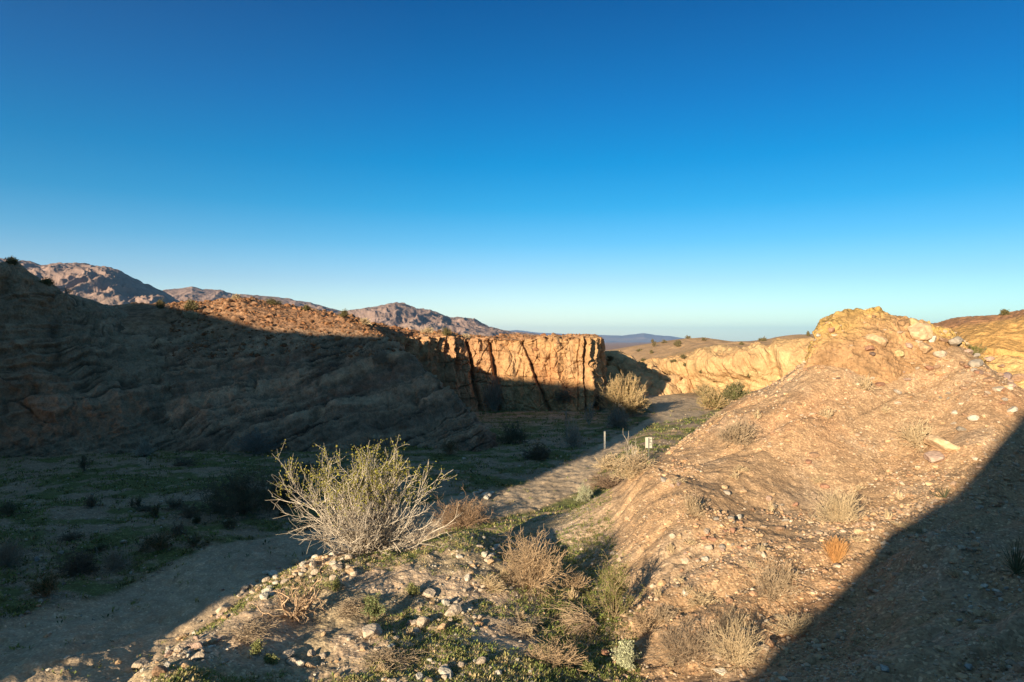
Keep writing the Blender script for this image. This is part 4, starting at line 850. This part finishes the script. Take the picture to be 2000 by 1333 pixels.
shrub(1142, 980, 42, 28, 'sage', 'round silvery plant at the lower left foot of the hill', 'sage_plant', 'plant')
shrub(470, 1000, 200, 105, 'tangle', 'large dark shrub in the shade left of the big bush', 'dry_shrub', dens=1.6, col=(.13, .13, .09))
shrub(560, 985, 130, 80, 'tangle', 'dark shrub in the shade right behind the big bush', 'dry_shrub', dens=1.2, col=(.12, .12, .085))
shrub(500, 885, 110, 44, 'straw', 'grey wispy shrub at the foot of the dark ridge', 'dry_shrub', col=(.24, .23, .20))
shrub(283, 892, 52, 30, 'straw', 'pale round shrub at the foot of the ridge on the left', 'dry_shrub', col=(.42, .38, .30))
shrub(225, 1112, 90, 44, 'straw', 'pale shrub beside the shaded edge of the dirt track', 'dry_shrub', col=(.36, .32, .25), dens=.8)
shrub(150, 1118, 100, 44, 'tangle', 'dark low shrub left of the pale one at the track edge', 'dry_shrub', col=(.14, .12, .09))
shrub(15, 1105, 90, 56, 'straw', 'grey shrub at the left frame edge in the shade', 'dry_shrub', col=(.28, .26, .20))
shrub(90, 1165, 90, 44, 'green', 'dark green shrub on the bank at the lower left of the track', 'green_shrub', leafcol=(.06, .08, .03))
shrub(310, 1075, 90, 36, 'green', 'dark green clump on the valley side of the track', 'green_shrub', leafcol=(.06, .08, .03))
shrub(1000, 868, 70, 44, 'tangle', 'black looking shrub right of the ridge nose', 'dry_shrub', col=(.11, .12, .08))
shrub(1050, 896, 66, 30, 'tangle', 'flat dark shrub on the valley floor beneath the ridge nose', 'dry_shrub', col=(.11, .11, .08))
shrub(880, 888, 60, 24, 'green', 'low green clump at the bottom of the ridge nose', 'green_shrub', leafcol=(.06, .075, .03))
shrub(965, 800, 44, 60, 'straw', 'grey upright shrub in the notch between ridge and cliff', 'dry_shrub', col=(.30, .26, .20))
shrub(1120, 872, 44, 46, 'straw', 'pale bushy plant on the shaded floor left of the post', 'dry_shrub', col=(.36, .33, .27), dens=.8)
shrub(1108, 860, 26, 56, 'thin', 'tall thin stalk on the shaded floor left of the post', 'dry_plant', 'plant', dens=.4)
shrub(1205, 835, 60, 38, 'straw', 'grey dry shrub in the shade below the feathery bush', 'dry_shrub', col=(.30, .26, .21))
shrub(1150, 830, 44, 40, 'thin', 'bare grey branches before the cliff corner', 'dead_branches', 'branches', dens=1)
shrub(745, 710, 40, 24, 'straw', 'lone pale shrub high on the shaded ridge face', 'dry_shrub', col=(.36, .30, .23))
shrub(730, 1215, 60, 44, 'green', 'upright green weed with white flower stalks in front of the big bush', 'flowering_weed', 'plant', dens=.6, leafcol=(.16, .19, .08))
shrub(1100, 780, 46, 20, 'tangle', 'low brown shrub along the foot of the cliff', 'dry_shrub', col=(.20, .16, .11))
shrub(1165, 792, 40, 24, 'tangle', 'dark shrub under the cliff corner', 'dry_shrub', col=(.16, .13, .09))
shrub(1690, 760, 50, 30, 'straw', 'straw twigs sticking out below the knob', 'dry_shrub', dens=.5)
shrub(1540, 1140, 46, 30, 'dry', 'small dry twig clump beside the lower slope shrub', 'dry_shrub', dens=.5)
shrub(1905, 696, 40, 20, 'green', 'low green brown shrub among the crest boulders', 'green_shrub', dens=.6)
for px, py, w, h, k, lab in [(1010, 1235, 120, 26, 'tangle', 'flat mat of dead twigs right of the stone ring'), (1085, 1300, 150, 40, 'dry', 'low tangled brush at the bottom of the gully'),
    (690, 1190, 90, 18, 'tangle', 'thin mat of twigs in front of the big bush'), (480, 1240, 120, 26, 'tangle', 'fallen grey twigs left of the five stones'), (960, 1150, 70, 24, 'straw', 'short straw brush behind the stone ring'),
    (1120, 1150, 70, 30, 'dry', 'low tan brush between the leafless shrub and the rounded bank'), (1260, 1240, 110, 34, 'dry', 'tangled tan brush on the hill foot right of the gully bush'), (1300, 1210, 70, 30, 'tangle', 'dark twig tangle above the tan brush on the hill foot'),
    (1560, 1240, 120, 40, 'straw', 'wide straw brush near the shadow edge low on the hill'), (1370, 1180, 90, 26, 'straw', 'faint straw brush on the lower slope left of the dark twigs'), (760, 1290, 130, 26, 'tangle', 'grey twigs lying along the bottom stone row')]:
    shrub(px, py, w, h, k, lab, 'dry_brush', 'brush', None, dens=.7, col=(.44, .34, .24) if k == 'tangle' else None)
# shrubs seen against the sky
for px, py, w, h, k, lab in [
    (24, 514, 26, 14, 'dot', 'tiny shrub on the very top of the dark outcrop'), (92, 556, 30, 16, 'dot', 'dark shrub on the outcrop slope left of the skyline pair'), (130, 575, 46, 24, 'thin', 'twiggy dark shrub on the skyline of the outcrop slope'),
    (312, 602, 30, 22, 'dot', 'round dark bush on the skyline before the left mountain'), (372, 606, 44, 26, 'dot', 'dark bush at the left end of the sunlit ridge top'), (374, 622, 44, 20, 'straw', 'pale grass clump just below the left end of the sunlit ridge top'),
    (462, 584, 30, 14, 'straw', 'orange tuft on the highest point of the ridge'), (532, 596, 36, 18, 'dot', 'olive bush right of the highest point of the ridge'), (598, 606, 20, 12, 'dot', 'small bush on the ridge skyline before the second mountain'),
    (672, 618, 24, 16, 'dot', 'green bush on the ridge skyline left of the peak'), (712, 632, 34, 16, 'straw', 'straw bush on the ridge skyline under the peak'), (835, 648, 40, 14, 'straw', 'yellow grass clump on the plateau left of the cliff'),
    (872, 655, 28, 20, 'dot', 'olive bush on the plateau edge left of the cliff'), (910, 660, 26, 12, 'straw', 'golden bush on the plateau edge above the fluted cliff'), (1962, 614, 22, 12, 'dot', 'reddish bush on the skyline of the yellow hill')]:
    q = py; p0 = hit_px(px, q)
    while (p0 is None or p0[0].y > 200) and q < py + 60: q += 1; p0 = hit_px(px, q)
    shrub(px, q + 1.0, w * .75, h * .7, k, lab, 'dry_shrub' if k == 'straw' else 'desert_bush', 'shrub', 'bushes on the skyline')
for i in range(46):
    px = srng.uniform(1190, 1600); py = srng.uniform(655, 712); h = hit_px(px, py)
    if h is None or h[0].y > 400 or h[0].y < 94: continue
    shrub(px, py, srng.uniform(6, 16), srng.uniform(4, 8), 'dot', 'dark creosote dot dotting the brown plateau above the yellow cliff', 'desert_bush', 'shrub', 'small bushes dotting the far plateau', dens=.5)
for i in range(7):
    px = srng.uniform(1290, 1590); py = srng.uniform(690, 765); h = hit_px(px, py)
    if h is None or h[0].y < 76: continue
    shrub(px, py, srng.uniform(7, 14), srng.uniform(4, 8), 'dot', 'small dry bush clinging to the yellow cliff face', 'desert_bush', 'shrub', 'small bushes on the yellow cliff', dens=.5)
k = 0
while k < 34:
    px = srng.uniform(1250, 1980); py = srng.uniform(800, 1320); h = hit_px(px, py)
    if h is None or h[0].z < -5.4: continue
    shrub(px, py, srng.uniform(16, 44), srng.uniform(9, 22), 'straw', 'thin dry tuft sprouting from the gravel of the right hill', 'dry_tuft', 'dry tuft', 'dry tufts on the right hill', dens=.22); k += 1
for i in range(18):
    px = srng.uniform(260, 1150); py = srng.uniform(1100, 1330); h = hit_px(px, py)
    if h is None or h[0].z < -5.6: continue
    shrub(px, py, srng.uniform(22, 44), srng.uniform(10, 22), 'green' if i % 2 else 'straw', 'knee high weed sprouting between stones on the foreground mound', 'weed', 'weed', 'weeds on the foreground mound', dens=.35, leafcol=(.20, .21, .08))
for i in range(26):
    px = srng.uniform(0, 620); py = srng.uniform(900, 1080); h = hit_px(px, py)
    if h is None or path_mask(np.array([h[0].x]), np.array([h[0].y]))[0] > .1: continue
    shrub(px, py, srng.uniform(30, 70), srng.uniform(12, 28), 'green' if i % 3 else 'straw', 'low dark weed clump on the shaded valley floor', 'weed', 'weed', 'weed clumps in the shaded valley', dens=.5, col=(.20, .17, .12), leafcol=(.07, .085, .035))

# ------------------------------------------------------------------ trail post and sign
def box(x0, x1, y0, y1, z0, z1, name, mat, parent, bev=.0):
    import bmesh
    bm = bmesh.new(); bmesh.ops.create_cube(bm, size=1); 
    for v in bm.verts: v.co = ((v.co.x + .5) * (x1 - x0) + x0, (v.co.y + .5) * (y1 - y0) + y0, (v.co.z + .5) * (z1 - z0) + z0)
    if bev: bmesh.ops.bevel(bm, geom=[e for e in bm.edges], offset=bev, segments=2, affect='EDGES')
    me = bpy.data.meshes.new(name); bm.to_mesh(me); bm.free(); me.materials.append(mat); return link(name, me, parent)
WHITE = plain_mat('sign_white', (.40, .385, .33), .10, 6, .5); GREYM = plain_mat('post_grey', (.32, .32, .31), .12, 6, .6); DARKM = plain_mat('sign_ink', (.06, .06, .06), .1, 6, .5); STEEL = plain_mat('post_steel', (.10, .10, .10), .15, 6, .5)
h = hit_px(1181, 877); t = bpy.data.objects.new('marker_post', None); COL.objects.link(t); t.location = h[0]; tag(t, 'slim whitish marker post standing in the shade beside the track', 'post')
s = h[0].y / F
box(-.055, .055, -.010, .010, -.3, 34 * s, 'post_body', GREYM, t, .006); box(-.035, .035, -.014, -.0105, 34 * s - .32, 34 * s - .08, 'decal', WHITE, t)
h = hit_px(1267, 905); t = bpy.data.objects.new('trail_sign', None); COL.objects.link(t); t.location = h[0]; s = h[0].y / F; t.rotation_euler = (0, 0, R(-8)); tag(t, 'white rectangular trail sign on a dark post beside the hill', 'sign')
zt = (905 - 854.5) * s; zb = (905 - 875.5) * s; hw = 6.6 * s
def rounded_panel():
    import bmesh
    bm = bmesh.new(); r = hw * .18; pts = []
    for cx_, cz_, a0 in ((hw - r, zt - r, 0), (-hw + r, zt - r, 90), (-hw + r, zb + r, 180), (hw - r, zb + r, 270)):
        for k in range(5): a = R(a0 + k * 22.5); pts.append((cx_ + r * math.cos(a), cz_ + r * math.sin(a)))
    f = bm.faces.new([bm.verts.new((x, -.004, z)) for x, z in pts]); ex = bmesh.ops.extrude_face_region(bm, geom=[f])
    for v in ex['geom']:
        if isinstance(v, bmesh.types.BMVert): v.co.y += .008
    bmesh.ops.recalc_face_normals(bm, faces=bm.faces[:]); me = bpy.data.meshes.new('sign_panel'); bm.to_mesh(me); bm.free(); me.materials.append(WHITE); return me
pn = link('sign_panel', rounded_panel(), t)
box(-.026, .026, -.030, -.0045, -.4, zt - .03, 'post', STEEL, t, .004)
for (x0, x1, z0, z1) in ((.25, .85, .78, .83), (.3, .42, .55, .78), (.25, .85, .50, .55), (.68, .80, .30, .50), (.3, .85, .26, .31)):
    box(hw * x0, hw * x1, -.0062, -.0041, zb + (zt - zb) * z0, zb + (zt - zb) * z1, 'mark', DARKM, pn)

# ------------------------------------------------------------------ haze
def haze(dens, x0, x1, y0, y1, z0, z1):
    V = [(x, y, z) for x in (x0, x1) for y in (y0, y1) for z in (z0, z1)]
    Fq = [(0, 1, 3, 2), (4, 6, 7, 5), (0, 4, 5, 1), (2, 3, 7, 6), (0, 2, 6, 4), (1, 5, 7, 3)]
    m = bpy.data.materials.new('haze_air'); m.use_nodes = True; n = m.node_tree.nodes; l = m.node_tree.links; n.clear()
    out = n.new('ShaderNodeOutputMaterial'); v = n.new('ShaderNodeVolumePrincipled'); v.inputs['Color'].default_value = (.22, .50, .97, 1); v.inputs['Density'].default_value = dens
    v.inputs['Anisotropy'].default_value = 0.0
    l.new(v.outputs[0], out.inputs['Volume'])
    o = link('haze', mesh_np('haze', V, Fq, m)); tag(o, kind='stuff')
haze(0.000018, -60000, 60000, -4100, 56000, -130, 1100)
